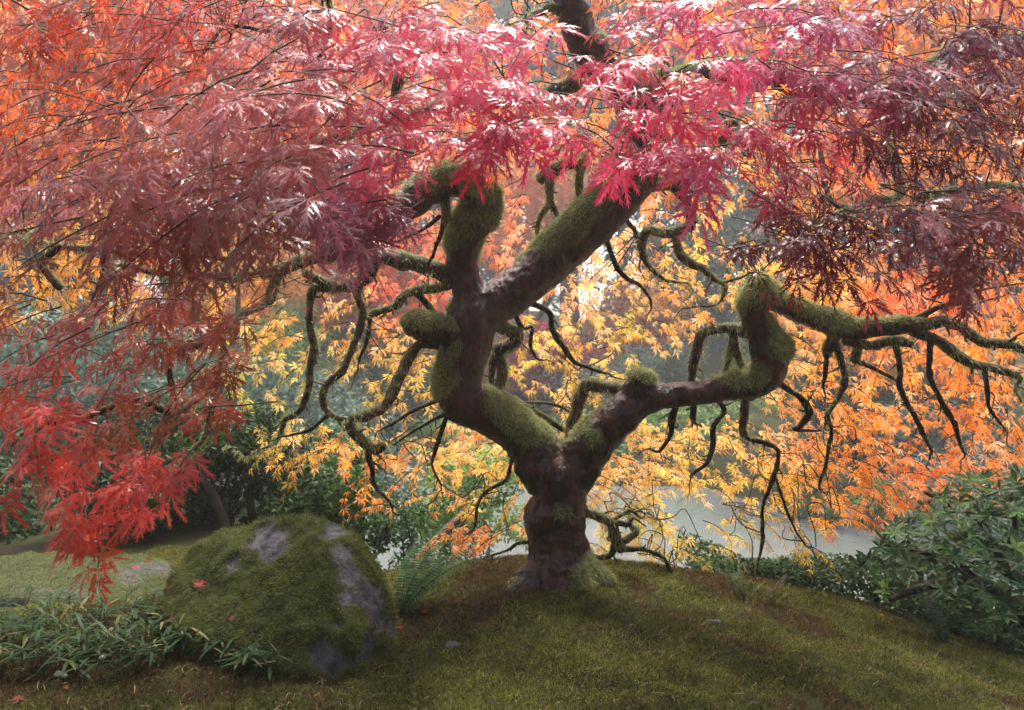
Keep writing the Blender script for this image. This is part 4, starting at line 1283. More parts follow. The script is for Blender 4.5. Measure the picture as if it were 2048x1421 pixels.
# ------------------------------------------------------------------ leafy shrubs and trees
def leaf_cloud(mb, centers, radii, n, size, aspect, c0, c1, seed, flat=0.5, shell=0.55, six=False):
    g = np.random.default_rng(seed)
    centers = np.asarray(centers, float)
    radii = np.asarray(radii, float)
    if radii.ndim == 1:
        radii = radii[None].repeat(len(centers), 0)
    wv = radii.prod(1) ** (2 / 3)
    k = g.choice(len(centers), n, p=wv / wv.sum())
    d = nrm(g.normal(0, 1, (n, 3)))
    r = (shell + (1 - shell) * g.uniform(0, 1, n))[:, None] * (0.9 + 0.25 * vnoise(d * 3 + k[:, None], 1.0, seed)[:, None])
    p = centers[k] + d * radii[k] * r
    nn_ = nrm(d * 0.5 + UP * flat + g.normal(0, 0.5, (n, 3)))
    t = nrm(np.cross(nn_, g.normal(0, 1, (n, 3))) + d * 0.6 - UP * 0.2)
    t = nrm(t - nn_ * (t * nn_).sum(1, keepdims=True))
    x = np.cross(t, nn_)
    sz = size * g.uniform(0.6, 1.3, (n, 1))
    w = sz * aspect
    fold = nn_ * w * 0.35
    V = np.stack([p - t * sz, p - x * w + fold, p + t * sz - UP * sz * 0.2, p + x * w + fold], 1)
    i = (np.arange(n) * 4)[:, None]
    T = np.concatenate([i + np.array([[0, 1, 2]]), i + np.array([[0, 2, 3]])])
    kk = np.clip(vnoise(p, 1.6 / max(radii.mean(), .1), seed + 5) * 0.5 + 0.5 + g.uniform(-.3, .3, n), 0, 1)[:, None]
    c = np.array(c0) * (1 - kk) + np.array(c1) * kk
    mb.add(V.reshape(-1, 3), T, c=np.repeat(c, 4, axis=0))

def stems(root, base, tips, r0, mat=M_TWIG, name='stem', seed=0):
    g = np.random.default_rng(seed)
    for tp in tips:
        mid = base * 0.45 + np.asarray(tp) * 0.55 + g.normal(0, 0.06, 3) * np.linalg.norm(np.asarray(tp) - base)
        pts = catmull(np.vstack([base, mid, tp]), np.linalg.norm(tp - base) / 8)
        v, t, q = tube(pts, np.linspace(r0, r0 * 0.35, len(pts)), 6)
        b = MB()
        b.add(v, t, q, m=0.15)
        obj(name, b.mesh(name, mat, True), root)

def shrub(name, label, cx, cy, d, w, h, n, size, c0, c1, seed, cat='shrub', group=None, nst=4, mat=M_GREEN, depth=None, lobes=9, aspect=0.42, stemr=0.012, ground=None):
    """cx, cy: photo pixel of the crown's centre; w, h in metres"""
    g = np.random.default_rng(seed)
    c = P(cx, cy, d)
    gz = float(terrain(np.array([c[0]]), np.array([c[1]]))[0]) if ground is None else ground
    gz = max(gz, WATER_Z - 0.1)
    gz = min(gz, c[2] - h * 0.4)
    base = np.array([c[0], c[1], gz])
    root = thing(name, label, cat, tuple(base), group)
    dep = depth or w * 0.8
    cs, rs = [], []
    for k in range(lobes):
        o_ = g.uniform(-1, 1, 3)
        o_ = o_ / max(1, np.linalg.norm(o_))
        cs.append(c + o_ * np.array([w, dep, h]) * 0.5 * 0.72)
        s = g.uniform(0.28, 0.5)
        rs.append([w * s * 0.62, dep * s * 0.62, h * s * 0.55])
    b = MB()
    leaf_cloud(b, cs, rs, n, size, aspect, c0, c1, seed)
    obj('crown', b.mesh('crown', mat), root, 'stuff')
    stems(root, base - UP * 0.05, [np.array(q) for q in cs[:nst]], stemr, seed=seed)
    return root

G_DK = ((0.012, 0.030, 0.010), (0.04, 0.085, 0.022))
G_MD = ((0.025, 0.065, 0.018), (0.085, 0.17, 0.04))
G_BR = ((0.12, 0.24, 0.06), (0.34, 0.48, 0.14))  # lightened so the far bank's brightness sits in the leaf colour
G_BL = ((0.06, 0.12, 0.09), (0.20, 0.30, 0.23))  # lightened too, for the misty brightness of the far bank

# near left, behind boulder
shrub('leafy_shrub', 'dark leafy shrub behind the flat mossy stone', 60, 1040, 4.6, 2.0, 1.25, 12000, .026, *G_DK, 301, nst=6, stemr=.014)
shrub('leafy_shrub', 'dense dark green shrub with bare stems behind the boulder', 380, 980, 4.4, 1.6, 1.15, 12000, .024, *G_DK, 302, nst=10, stemr=.016)
shrub('leafy_shrub', 'fresh green shrub behind the boulder under yellow leaves', 450, 880, 4.8, 0.9, 0.6, 3500, .022, (0.05,0.10,0.02), (0.16,0.26,0.05), 303, nst=5)
shrub('leafy_shrub', 'mid green leafy shrub between boulder and pond', 690, 1060, 4.6, 1.1, 0.9, 8000, .026, *G_MD, 304, nst=6)
shrub('leafy_shrub', 'loose green shrub leaning over the pond left of the trunk', 880, 1080, 4.9, 1.0, 0.7, 3200, .026, *G_MD, 305, nst=6, aspect=.3)
shrub('leafy_shrub', 'bright green shrub at the pond edge left of the trunk', 980, 990, 6.5, 1.4, 0.9, 4000, .034, *G_BR, 306, nst=5)
shrub('leafy_shrub', 'pale green low plant behind the crest of the mound', 870, 1180, 4.3, 0.42, 0.16, 1200, .022, *G_BR, 307, nst=3, stemr=.005)
shrub('leafy_shrub', 'blue green shrub beyond the boulder and the bare stems', 620, 960, 6.2, 1.8, 1.2, 6000, .034, *G_BL, 308, nst=6, stemr=.02)
shrub('leafy_shrub', 'grey green bush far left behind red leaves', 180, 760, 7.5, 2.6, 1.8, 7000, .04, *G_BL, 309, nst=5, stemr=.02)

# thin trunks of the saplings behind the boulder
for k, (pts_, lab) in enumerate([
    ([(470,1130,4.2,10),(440,1020,4.25,11),(400,950,4.3,9),(380,880,4.4,6)], 'dark leaning sapling stem left of the boulder top'),
    ([(520,1080,4.4,9),(500,1000,4.4,8),(510,930,4.4,6),(480,860,4.5,4)], 'straight dark sapling stem rising behind the boulder'),
    ([(660,1060,5.2,13),(620,1010,5.25,12),(585,970,5.3,10),(560,900,5.4,7)], 'mossy slanting sapling trunk behind the boulder'),
    ([(700,1050,5.4,12),(670,990,5.4,11),(640,930,5.5,9),(660,860,5.6,6)], 'grey forked sapling trunk beyond the boulder'),
    ([(715,1060,5.0,13),(718,1010,5.0,13),(722,960,5.0,12),(705,900,5.0,10)], 'stout dark sapling trunk right of the boulder top'),
    ([(790,1190,4.4,15),(835,1130,4.5,13),(880,1075,4.6,11),(930,1025,4.8,8),(975,985,5.0,4)], 'mossy trunk leaning over the pond behind the fern')]):
    r4 = np.array([[*P(x, y, d), r * d / F] for (x, y, d, r) in pts_])
    r4[0, 2] = min(r4[0, 2], terrain(r4[0:1, 0], r4[0:1, 1])[0])
    r4 = catmull(r4, 0.05)
    v, t, q = tube(r4[:, :3], r4[:, 3], 8)
    root = thing('sapling', lab, 'sapling', tuple(r4[0, :3]))
    b = MB()
    b.add(v, t, q, m=np.clip(0.1 + .6 * fbm(v, 6, 2, k), 0, .5))
    tr = obj('trunk', b.mesh('trunk', M_TWIG, True), root)
    b = MB()
    leaf_cloud(b, [r4[-1, :3], r4[-3, :3] + [0.08, 0, .05], r4[-5, :3] + [-.1, 0.05, 0.02]], [[.25, .25, .12]] * 3, 420, .026, .36, *G_MD, 400 + k)
    obj('crown', b.mesh('crown', M_GREEN), root, 'stuff')

# glossy rhododendron on the right
def whorl_shrub():
    root = thing('glossy_shrub', 'glossy dark green broadleaf shrub with crooked branches right of the mound', 'shrub', tuple(P(2070, 1300, 3.3)))
    br = [[(2090,1290,3.3,18),(2030,1210,3.3,15),(1960,1165,3.25,13),(1890,1165,3.2,11),(1830,1180,3.15,8),(1780,1200,3.1,5)],
          [(2100,1200,3.4,16),(2010,1140,3.4,14),(1975,1080,3.4,13),(1940,1062,3.35,12),(1895,1085,3.3,9),(1860,1120,3.25,6)],
          [(1975,1080,3.4,9),(1960,1040,3.4,8),(1900,1010,3.4,6),(1850,985,3.4,4)],
          [(1960,1160,3.25,6),(1900,1120,3.2,5),(1820,1100,3.15,4),(1770,1090,3.1,3)],
          [(2010,1140,3.4,8),(2030,1060,3.4,6),(2020,980,3.4,4)]]
    for r_ in br:
        r4 = catmull(np.array([[*P(x, y, d), r * d / F] for (x, y, d, r) in r_]), 0.03)
        v, t, q = tube(r4[:, :3], r4[:, 3], 8)
        b = MB()
        b.add(v, t, q, m=np.clip(0.2 + 0.6 * fbm(v, 9, 2, 4), 0, .6))
        obj('branch', b.mesh('branch', M_TWIG, True), root)
    wh = []
    for (x, y) in sample_poly([(1740,1130),(1780,1060),(1850,1010),(1900,960),(2070,940),(2070,1280),(1980,1270),(1900,1240),(1800,1210),(1750,1170)], 330):
        wh.append((x, y, rng.uniform(2.95, 3.75)))
    for (x, y) in [(1735,1120),(1745,1145),(1760,1095),(1770,1180),(1720,1135),(1790,1050),(1830,1040),(1880,990),(1905,965),(1940,960)]:
        wh.append((x, y, rng.uniform(3.0, 3.2)))
    big, rest_ = [], MB()
    for (x, y, d) in wh:
        c = P(x, y, d)
        ax = nrm(np.array([rng.normal(-0.2, .35), rng.normal(-.25, .35), 0.8]))
        x0 = nrm(np.cross(ax, [0.3, 1, 0.2]))
        y0 = np.cross(ax, x0)
        nl = rng.integers(5, 9)
        g = rng.uniform(0.7, 1.3)
        light = rng.uniform() < 0.14
        for k in range(nl):
            a = 6.283 * k / nl + rng.normal(0, .2)
            t_ = nrm((x0 * math.cos(a) + y0 * math.sin(a)) + ax * rng.uniform(-0.1, 0.65))
            n_ = nrm(ax - t_ * np.dot(ax, t_))
            L = rng.uniform(.045, .075)
            col = (np.array([0.12, 0.24, 0.04]) if light else np.array([0.030, 0.085, 0.020])) * g * rng.uniform(.75, 1.25)
            big.append((c, t_, n_, L, col))
    lv = np.array([(0, 0, 0), (-.10, .25, .02), (.10, .25, .02), (-.15, .55, .0), (.15, .55, .0), (0, 1.0, -.10), (0, .25, -.015), (0, .55, -.045)])
    lt_ = np.array([(0, 6, 1), (0, 2, 6), (1, 6, 7), (1, 7, 3), (6, 2, 4), (6, 4, 7), (3, 7, 5), (7, 4, 5)])
    b = MB()
    b.add(lv, lt_)
    lm = b.mesh('leaf', M_GREEN_O)
    depth_order = np.argsort([-q[3] / q[0][1] for q in big])
    for r_, k in enumerate(depth_order):
        c, t_, n_, L, col = big[k]
        x_ = np.cross(t_, n_)
        Mx = np.stack([x_, t_, n_], 1) * L
        if r_ < 260:
            o = bpy.data.objects.new('leaf', lm)
            COL.objects.link(o)
            m4 = Matrix(Mx.tolist()).to_4x4()
            m4.translation = Vector(c)
            o.parent = root
            o.matrix_parent_inverse = Matrix.Translation(-root.location)
            o.matrix_basis = m4
            o.color = (*col, 1)
        else:
            rest_.add(lv @ Mx.T + c, lt_, c=col)
    obj('foliage', rest_.mesh('foliage', M_GREEN), root, 'stuff')
M_GREEN_O = leaf_mat('green_leaf_single', 'obj', 0.45, 0.28, 0.2, 1.1)
whorl_shrub()

# low ground cover on the right slope
gcv = MB()
n = 66000
gx_ = rng.uniform(0.9, 4.2, n)
gy_ = rng.uniform(3.1, 5.2, n)
edge = 3.45 - 0.30 * sstep(1.0, 2.3, gx_) + 0.12 * vnoise(np.stack([gx_, gy_ * 0, gx_ * 0], 1), 3.0, 5)
kp = (gy_ > edge) & (gx_ > 1.05 + 0.25 * vnoise(np.stack([gy_, gx_ * 0, gx_ * 0], 1), 2.0, 6))
gx_, gy_, edge = gx_[kp], gy_[kp], edge[kp]
base_ = terrain(gx_, gy_)
hill = 0.10 + 0.30 * sstep(0, 0.8, gy_ - edge) + 0.10 * vnoise(np.stack([gx_, gy_, gx_ * 0], 1), 3.0, 8)
hz_ = base_ + np.maximum(hill, 0.03) * rng.uniform(0.0, 1.0, len(gx_)) ** 0.6
p_ = np.stack([gx_, gy_, hz_], 1)
n_ = len(p_)
nn_ = nrm(UP * 0.8 + rng.normal(0, .55, (n_, 3)))
t_ = nrm(np.cross(nn_, rng.normal(0, 1, (n_, 3))))
x_ = np.cross(t_, nn_)
sz = rng.uniform(.010, .019, (n_, 1))
V = np.stack([p_ - t_ * sz, p_ - x_ * sz * .55 + nn_ * sz * .15, p_ + t_ * sz, p_ + x_ * sz * .55 + nn_ * sz * .15], 1)
i = (np.arange(n_) * 4)[:, None]
kk = np.clip(vnoise(p_, 5.0, 12) * .5 + .5 + rng.uniform(-.3, .3, n_), 0, 1)[:, None]
c = np.array([0.02, 0.05, 0.018]) * (1 - kk) + np.array([0.085, 0.15, 0.055]) * kk
gcv.add(V.reshape(-1, 3), np.concatenate([i + np.array([[0, 1, 2]]), i + np.array([[0, 2, 3]])]), c=np.repeat(c, 4, axis=0))
o = obj('ground_cover', gcv.mesh('ground_cover', M_MATTE), kind='stuff')
tag(o, 'low small-leaved green ground cover on the slope right of the mound', 'ground cover')

# ------------------------------------------------------------------ far bank
far = [
 (1250,880,16.5,2.6,1.6,G_BR,'bright green rounded shrub on the far bank right of the trunk'),
 (1480,830,18,3.4,2.0,G_BR,'lime green shrub on the far bank behind the wooden rail'),
 (1650,800,19,3.6,2.2,G_MD,'mid green shrub on the far bank behind orange leaves'),
 (1880,880,13.5,2.6,2.2,G_BL,'blue green bush beyond the spit behind orange leaves'),
 (1980,990,9.5,2.6,1.7,G_BL,'dense blue green bush behind the glossy shrub'),
 (1790,1000,11.5,1.8,0.7,((0.12,0.22,0.05),(0.34,0.44,0.12)),'pale lime low plants on the spit beside the glossy shrub'),
 (1700,905,14.5,2.4,1.3,G_DK,'dark shrub at the far water edge'),
 (1440,940,15.2,2.6,0.9,G_DK,'dark low shrub at the far water edge below the rail'),
 (1100,900,17,3.2,1.8,G_BR,'bright green shrub on the far bank behind the trunk fork'),
 (900,900,16,3.4,1.8,G_BR,'sunny lime shrub on the far bank left of the trunk'),
 (700,870,15,3.4,2.2,G_BL,'silvery green shrub on the far bank left of the hanging branches'),
 (500,800,13,3.2,2.4,G_BL,'silvery blue shrub beyond the left hanging branches'),
 (330,820,12,3.0,2.2,G_MD,'green shrub beyond the dark left branches'),
 (80,860,10,3.0,2.2,G_DK,'dark shrub far left beyond the red leaves'),
 (820,760,18,3.6,2.4,G_BL,'grey green shrub far behind the stub branch'),
 (1330,760,21,3.2,2.4,G_BL,'blue green young conifer shrub behind the right limb'),
 (1560,690,23,4.0,3.0,G_BR,'pale green shrub far behind the right elbow'),
 (660,640,20,3.6,2.0,((0.14,0.24,0.06),(0.34,0.42,0.14)),'pale green foliage far behind the left branches'),
]
for k, (px, py, d, w, h, g, lab) in enumerate(far):
    shrub('far_shrub', lab, px, py, d, w, h, 3000, .075 if d > 12 else .045, *g, 500 + k, mat=M_FARGREEN, nst=3, stemr=.04, lobes=12)

far += [
 (980, 690, 22, 3.6, 2.2, G_BR, 'sunlit lime shrub far behind the trunk'),
 (1180, 800, 20, 3.4, 2.0, G_BL, 'misty green shrub far behind the low mossy arch'),
 (1420, 860, 16.5, 2.8, 1.6, G_BR, 'sunlit green shrub across the pond under the right limb'),
 (560, 700, 17, 3.4, 2.2, G_BR, 'sunlit green shrub far behind the two hanging branches'),
 (760, 700, 20, 3.6, 2.6, ((0.22, 0.26, 0.08), (0.44, 0.46, 0.16)), 'yellow green shrub far behind the left stub'),
 (1400, 480, 26, 5.0, 5.0, ((0.10, 0.17, 0.12), (0.26, 0.36, 0.22)), 'pale green tree top far behind the drooping right twigs'),
 (1240, 760, 23, 3.0, 2.0, ((0.20, 0.28, 0.10), (0.42, 0.50, 0.20)), 'pale lime shrub at the foot of the slender conifer'),
]
for k, (px, py, d, w, h, g, lab) in enumerate(far[18:]):
    shrub('far_shrub', lab, px, py, d, w, h, 3000, .075, *g, 560 + k, mat=M_FARGREEN, nst=3, stemr=.04, lobes=12)
farm = [
 (780,560,19,4.5,3.0,((.62,.12,.06),(.80,.24,.12)),'red maple far behind the left branches'),
 (1050,720,22,4.0,2.6,((.45,.05,.10),(.70,.14,.18)),'crimson maple far behind the trunk'),
 (1110,840,24,5.0,2.2,((.60,.22,.12),(.80,.38,.18)),'salmon maple far across the pond'),
 (1260,680,26,4.0,5.0,((.62,.26,.12),(.82,.42,.2)),'peach coloured maple behind the conifer trunks'),
 (1000,420,24,6.0,5.0,((.62,.2,.08),(.8,.34,.14)),'tall orange maple far behind the big leaning limb'),
 (600,560,22,6.0,5.0,((.60,.26,.06),(.8,.42,.1)),'golden maple far behind the mossy left branch'),
 (1750,640,20,7.0,5.0,((.62,.2,.05),(.8,.34,.08)),'orange maple far behind the right branches'),
 (150,300,16,7.0,6.0,((.5,.12,.04),(.7,.22,.06)),'rusty maple far behind the left foliage'),
 (1850,250,18,7.0,6.0,((.55,.15,.04),(.72,.26,.06)),'amber maple far behind the dark right foliage'),
 (110,50,13,6.5,5.0,((.46,.07,.025),(.66,.14,.04)),'scarlet maple high behind the outermost left foliage'),
 (430,110,15,7.0,5.0,((.46,.06,.03),(.66,.13,.05)),'dark red maple high behind the mauve leaves'),
 (760,60,22,8.0,6.0,((.50,.12,.05),(.70,.22,.08)),'russet maple high behind the left pink leaves'),
 (1640,40,17,7.0,5.0,((.46,.08,.06),(.62,.16,.08)),'dull red maple high behind the right pink leaves'),
 (1960,80,14,6.5,5.0,((.48,.12,.03),(.66,.22,.05)),'copper maple high behind the darkest maroon leaves'),
]
for k, (px, py, d, w, h, g, lab) in enumerate(farm):
    shrub('far_maple', lab, px, py, d, w, h, 4600, .125, *g, 600 + k, cat='tree', mat=M_FARGREEN, nst=5, stemr=.09, lobes=16)

def conifer(label, px, d, h, rw, seed, tr=0.26, lowest=0.1, c0=(0.03, 0.065, 0.05), c1=(0.11, 0.19, 0.145), group=None):
    g = np.random.default_rng(seed)
    d = d * 1.5
    tr = tr * 1.45
    rw = rw * 1.25
    x = d * (px - 1024) / F
    z = float(terrain(np.array([x]), np.array([d]))[0]) - 0.2
    base = np.array([x, d, z])
    root = thing('conifer', label, 'tree', tuple(base), group)
    lean = g.normal(0, .02, 2)
    pts = np.array([base + np.array([lean[0] * s * h, lean[1] * s * h, s * h]) for s in np.linspace(0, 1, 14)])
    v, t, q = tube(pts, np.linspace(tr, tr * 0.12, 14) * (1 + 0.3 * np.exp(-np.linspace(0, 14, 14))), 10)
    b = MB()
    b.add(v, t, q, m=np.clip(0.1 + .4 * fbm(v, 1.0, 2, seed), 0, .5))
    obj('trunk', b.mesh('trunk', M_FARBARK, True), root)
    b = MB()
    nbr = 150
    tw, cl, rd = MB(), [], []
    for k in range(nbr):
        s = lowest + (0.98 - lowest) * k / nbr
        a = g.uniform(0, 6.28)
        L = rw * (1 - s) ** 0.42 * g.uniform(.6, 1.1) + .3
        o = base + np.array([lean[0] * s * h, lean[1] * s * h, s * h])
        e = o + np.array([math.cos(a) * L, math.sin(a) * L, -L * g.uniform(.2, .5)])
        m = (o + e) / 2 + UP * L * .12
        pp = catmull(np.vstack([o, m, e]), L / 5)
        v, t, q = tube(pp, np.linspace(.05, .012, len(pp)), 5, False)
        tw.add(v, t, q, m=0.2)
        for s2 in (.4, .65, .9):
            cl.append(o * (1 - s2) + e * s2 + UP * L * .08 * (1 - s2))
            rd.append([L * .24 + .15, L * .24 + .15, L * .12 + .1])
    leaf_cloud(b, cl, rd, 14000, .34, .25, c0, c1, seed, flat=0.3, shell=0.2)
    obj('crown', b.mesh('crown', M_FARGREEN), root, 'stuff')
    obj('boughs', tw.mesh('boughs', M_FARBARK, True), root, 'stuff')
    return root
for k, (px, d, h, rw, tr, low, lab) in enumerate([
    (1305, 21, 27, 3.4, .27, .22, 'tall conifer with a thick bare lower trunk behind the right limb'),
    (1243, 26, 30, 3.4, .22, .30, 'slender conifer trunk just left of the thick one across the pond'),
    (1140, 24, 29, 3.4, .30, .28, 'dark conifer trunk right of the maple fork across the pond'),
    (1390, 24, 26, 4.4, .25, .02, 'blue green conifer with boughs to the ground behind the arched branch'),
    (1500, 30, 36, 5.5, .32, .05, 'tall blue conifer far behind the right elbow'),
    (870, 29, 36, 5.5, .32, .12, 'tall conifer far behind the mossy hook'),
    (660, 27, 34, 5.5, .30, .05, 'tall green conifer far behind the left branches'),
    (440, 24, 32, 5.5, .30, .02, 'broad conifer far behind the mauve leaves'),
    (200, 25, 33, 5.5, .32, .02, 'broad dark conifer far left behind rusty leaves'),
    (-60, 22, 30, 5.5, .32, .02, 'dark conifer at the far left edge of the garden'),
    (1660, 28, 35, 5.5, .32, .04, 'tall dark conifer far behind the hanging twigs'),
    (1820, 25, 33, 5.5, .30, .02, 'broad conifer far behind the orange foliage'),
    (2040, 22, 30, 5.5, .32, .02, 'dark conifer far right beyond the blue green bush'),
    (1040, 33, 40, 6, .34, .05, 'hazy conifer furthest back behind the big limb')]):
    conifer(lab, px, d, h, rw, 700 + k, tr, low)

# unseen conifers added at the sides and behind the viewpoint to cut sky light
src = conifer('tall conifer added out of view to cut the sky light', 1024, 12, 24, 4.0, 760, .24, .03, group='unseen conifers cutting the sky light')
src_loc = src.location.copy()
for k, (x, y, sc_) in enumerate([(-3.5, -11, 1.0), (3.5, -10, 1.05), (9.5, -7, .95), (-10, -7, 1.0), (-15, 1, 1.0), (15, 2, .95), (0, -19, 1.1)]):
    r_ = src if k == 0 else src.copy()
    if k:
        COL.objects.link(r_)
        for ch in src.children:
            c_ = ch.copy()
            COL.objects.link(c_)
            c_.parent = r_
            c_.matrix_parent_inverse = Matrix.Translation(-src_loc)
    r_.location = (x, y, float(terrain(np.array([x]), np.array([y]))[0]) - .2)
    r_.rotation_euler = (0, 0, k * 1.3)
    r_.scale = (sc_,) * 3

# wooden rail across the pond
def rail_fence():
    m = plain_mat('weathered_wood', (0.06, 0.045, 0.035), .8, .2)
    a, c = P(1440, 872, 15.8), P(1600, 856, 15.8)
    root = thing('wooden_railing', 'dark wooden rail on posts across the pond under orange leaves', 'railing', (float((a[0] + c[0]) / 2), 15.8, float(a[2] - .8)))
    v, t, q = tube(np.linspace(a, c, 6), np.full(6, .045), 8)
    b = MB(); b.add(v, t, q)
    obj('rail', b.mesh('rail', m, True), root)
    for s in (0.05, 0.5, 0.86):
        p = a * (1 - s) + c * s
        gz = float(terrain(np.array([p[0]]), np.array([p[1]]))[0])
        v, t, q = tube(np.array([[p[0], p[1] + .06, gz - .1], [p[0], p[1] + .06, (gz + p[2]) / 2], [p[0], p[1] + .06, p[2] + .08]]), [.055, .05, .05], 8)
        b = MB(); b.add(v, t, q)
        obj('post', b.mesh('post', m, True), root)
rail_fence()

# ------------------------------------------------------------------ fallen leaves and mushrooms
def fallen(px, py, d0, col, size, label, group=None, on=None, tmpl=0):
    p = on_ground(px, py, d0) if on is None else np.asarray(on, float)
    p = p + UP * (0.014 if on is None else 0.0)
    tv_, tt_ = FALL[tmpl % len(FALL)]
    b = MB()
    b.add(tv_, tt_)
    if tmpl not in FM:
        FM[tmpl] = b.mesh('fallen_leaf', M_FALLEN)
    o = bpy.data.objects.new('fallen_leaf', FM[tmpl])
    COL.objects.link(o)
    o.location = p
    o.rotation_euler = (rng.uniform(-.5, .8), rng.uniform(-.5, .5), rng.uniform(0, 6.28))
    o.scale = (size,) * 3
    o.color = (*[c * 0.55 for c in col], 1)
    tag(o, label, 'leaf', group)
def fall_template(seed):
    g = np.random.default_rng(seed)
    V, T = [(0, 0, 0)], []
    angs = [-120, -75, -35, 0, 35, 75, 120]
    lens = [.5, .8, .95, 1, .95, .8, .5]
    for a, L in zip(angs, lens):
        a = R(a + g.uniform(-6, 6))
        cu = g.uniform(-.1, .45)
        o = len(V)
        for (s, l) in ((.35, -.10), (.35, .10), (.65, -.12), (.65, .12), (1, 0)):
            x = s * L * math.sin(a) + l * math.cos(a)
            y = s * L * math.cos(a) - l * math.sin(a)
            V.append((x, y, cu * s * s * L + .05 * abs(l)))
        T += [(0, o + 1, o), (o, o + 1, o + 3), (o, o + 3, o + 2), (o + 2, o + 3, o + 4)]
    o = len(V)
    V += [(-.012, 0, .005), (.012, 0, .005), (.0, -.7, .05)]
    T.append((o, o + 1, o + 2))
    return np.array(V), np.array(T)
M_FALLEN = leaf_mat('fallen_leaf', 'obj', 0.6, 0.2, 0.2, 1.0)
FALL = [fall_template(800 + k) for k in range(4)]
FM = {}
fallen(397, 1175, 2.6, (.55, .02, .05), .030, 'crimson fallen maple leaf on the left face of the boulder', on=P(397, 1172, 2.42), tmpl=0)
fallen(848, 1232, 2.6, (.50, .03, .03), .024, 'red fallen leaf on the moss right of the fern', tmpl=1)
fallen(798, 1262, 2.5, (.45, .05, .03), .022, 'red fallen leaf against the right foot of the boulder', tmpl=2)
fallen(1415, 1197, 3.0, (.55, .04, .10), .024, 'pinkish fallen leaf on the crest of the mound', tmpl=3)
fallen(302, 1355, 2.1, (.45, .05, .035), .026, 'red fallen leaf on moss below the dwarf bamboo', tmpl=0)
fallen(60, 1365, 2.1, (.28, .08, .05), .030, 'brownish red fallen leaf beside the white mushrooms', tmpl=1)
fallen(40, 1405, 2.0, (.34, .08, .06), .028, 'faded red fallen leaf in the moss below the mushrooms', tmpl=2)
fallen(172, 1362, 2.1, (.20, .07, .04), .026, 'brown fallen leaf right of the white mushrooms', tmpl=3)
fallen(135, 1385, 2.05, (.40, .13, .03), .014, 'small orange fallen leaf under the mushrooms', tmpl=0)
fallen(482, 1352, 2.1, (.30, .10, .035), .034, 'curled rust coloured leaf at the foot of the front bamboo clump', tmpl=1)
fallen(342, 1243, 2.35, (.12, .055, .02), .032, 'curled tan leaf caught in the dwarf bamboo beside the boulder', on=P(342, 1240, 2.3), tmpl=2)
fallen(462, 1238, 2.3, (.36, .08, .05), .020, 'small red leaf resting in bamboo blades against the boulder', on=P(462, 1238, 2.27), tmpl=3)
fallen(150, 1335, 2.15, (.25, .04, .02), .022, 'dark red fallen leaf at the edge of the dwarf bamboo', tmpl=0)
for (x, y, k, c_, lab) in [(120, 1155, 0, (.38, .07, .03), 'rusty red leaf lying in the middle of the flat stone'), (285, 1146, 1, (.50, .16, .03), 'orange leaf near the boulder end of the flat stone'),
                       (285, 1172, 2, (.48, .03, .05), 'crimson leaf at the front rim of the flat stone near the boulder'), (100, 1114, 3, (.55, .20, .03), 'small orange leaf on the mossy back rim of the flat stone')]:
    fallen(x, y, 3.2, c_, .026, lab, None, on=[P(x, y, 3.15)[0], 3.15 + (1160 - y) * .004, 0.045], tmpl=k)
fallen(1770, 1124, 8.5, (.75, .55, .15), .06, 'yellow leaf floating on the pond by the glossy shrub', on=[*(P(1770, 1124, 9.0)[:2]), WATER_Z + .01], tmpl=1)
fallen(1765, 1232, 3.4, (.70, .42, .03), .024, 'yellow leaf caught on the low ground cover', on=P(1765, 1232, 3.18), tmpl=2)

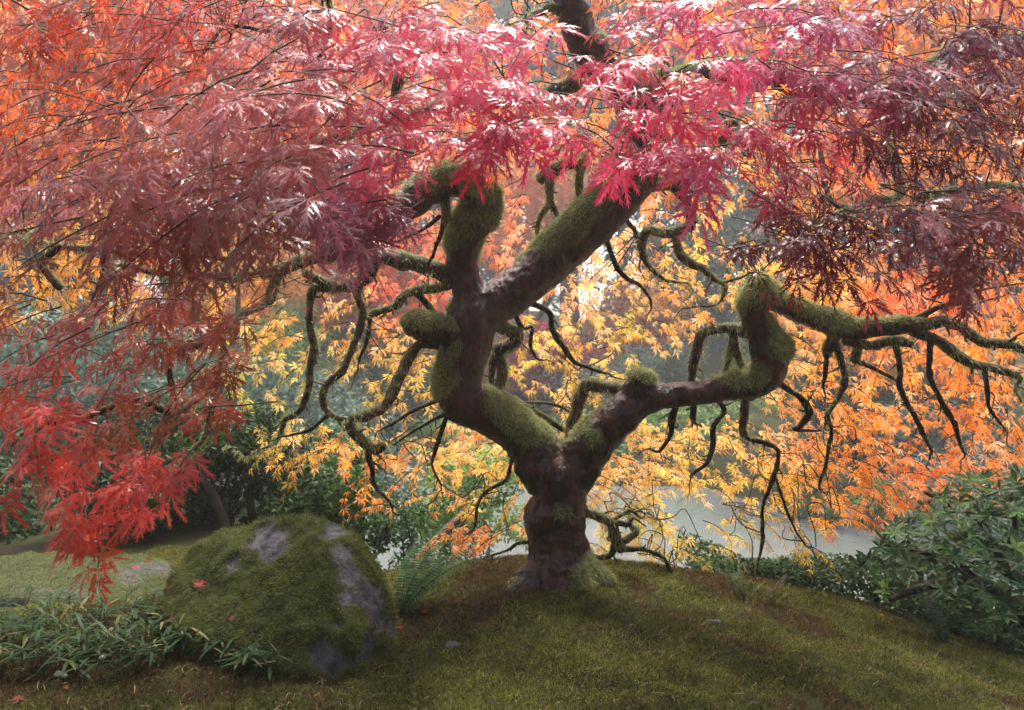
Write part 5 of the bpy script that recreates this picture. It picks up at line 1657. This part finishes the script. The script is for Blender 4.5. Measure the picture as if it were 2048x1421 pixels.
m_mush = plain_mat('mushroom_cap', (0.62, 0.56, 0.45), .5, .4)
m_stem = plain_mat('mushroom_stem', (0.55, 0.5, 0.42), .6, .3)
def mushroom(px, py, r, label):
    p = on_ground(px, py + 6, 2.15)
    root = thing('mushroom', label, 'mushroom', tuple(p))
    prof = [(0, 1.15), (.35, 1.08), (.7, .8), (.95, .4), (1.0, .12), (.85, .05), (.2, .12)]
    na = 14
    V, Q = [], []
    for (rr_, z) in prof:
        for k in range(na):
            a = 6.2832 * k / na
            V.append((rr_ * r * math.cos(a), rr_ * r * math.sin(a) * .92, z * r * .95))
    for j in range(len(prof) - 1):
        for k in range(na):
            Q.append((j * na + k, j * na + (k + 1) % na, (j + 1) * na + (k + 1) % na, (j + 1) * na + k))
    V = np.array(V) + p + UP * r * .8
    b = MB(); b.add(V, q=Q)
    obj('cap', b.mesh('cap', m_mush, True), root)
    v, t, q = tube(np.array([p - UP * .008, p + UP * r * .5, p + UP * r]), [r * .3, r * .24, r * .22], 8)
    b = MB(); b.add(v, t, q)
    obj('stem', b.mesh('stem', m_stem, True), root)
mushroom(117, 1352, .013, 'larger white mushroom of the pair in the moss below the bamboo')
mushroom(129, 1353, .009, 'smaller white mushroom of the pair in the moss below the bamboo')
mushroom(204, 1318, .011, 'single cream mushroom at the edge of the dwarf bamboo')

# ------------------------------------------------------------------ misty air
HAZE = 0.004
if HAZE:
    b = MB()
    x0, x1, y0, y1, z0, z1 = -90, 90, -34, 95, -4.0, 52.0
    V = [(x, y, z) for z in (z0, z1) for y in (y0, y1) for x in (x0, x1)]
    b.add(np.array(V), q=[(0, 2, 3, 1), (4, 5, 7, 6), (0, 1, 5, 4), (2, 6, 7, 3), (0, 4, 6, 2), (1, 3, 7, 5)])
    m, nt, out = newmat('mist')
    vp = N(nt, 'ShaderNodeVolumePrincipled')
    vp.inputs['Color'].default_value = (0.92, 0.95, 0.97, 1)
    vp.inputs['Density'].default_value = HAZE
    vp.inputs['Anisotropy'].default_value = 0.3
    nt.links.new(vp.outputs[0], out.inputs['Volume'])
    o = obj('haze', b.mesh('haze', m), kind='stuff')
    tag(o, 'pale mist hanging over the pond and far trees', 'haze')
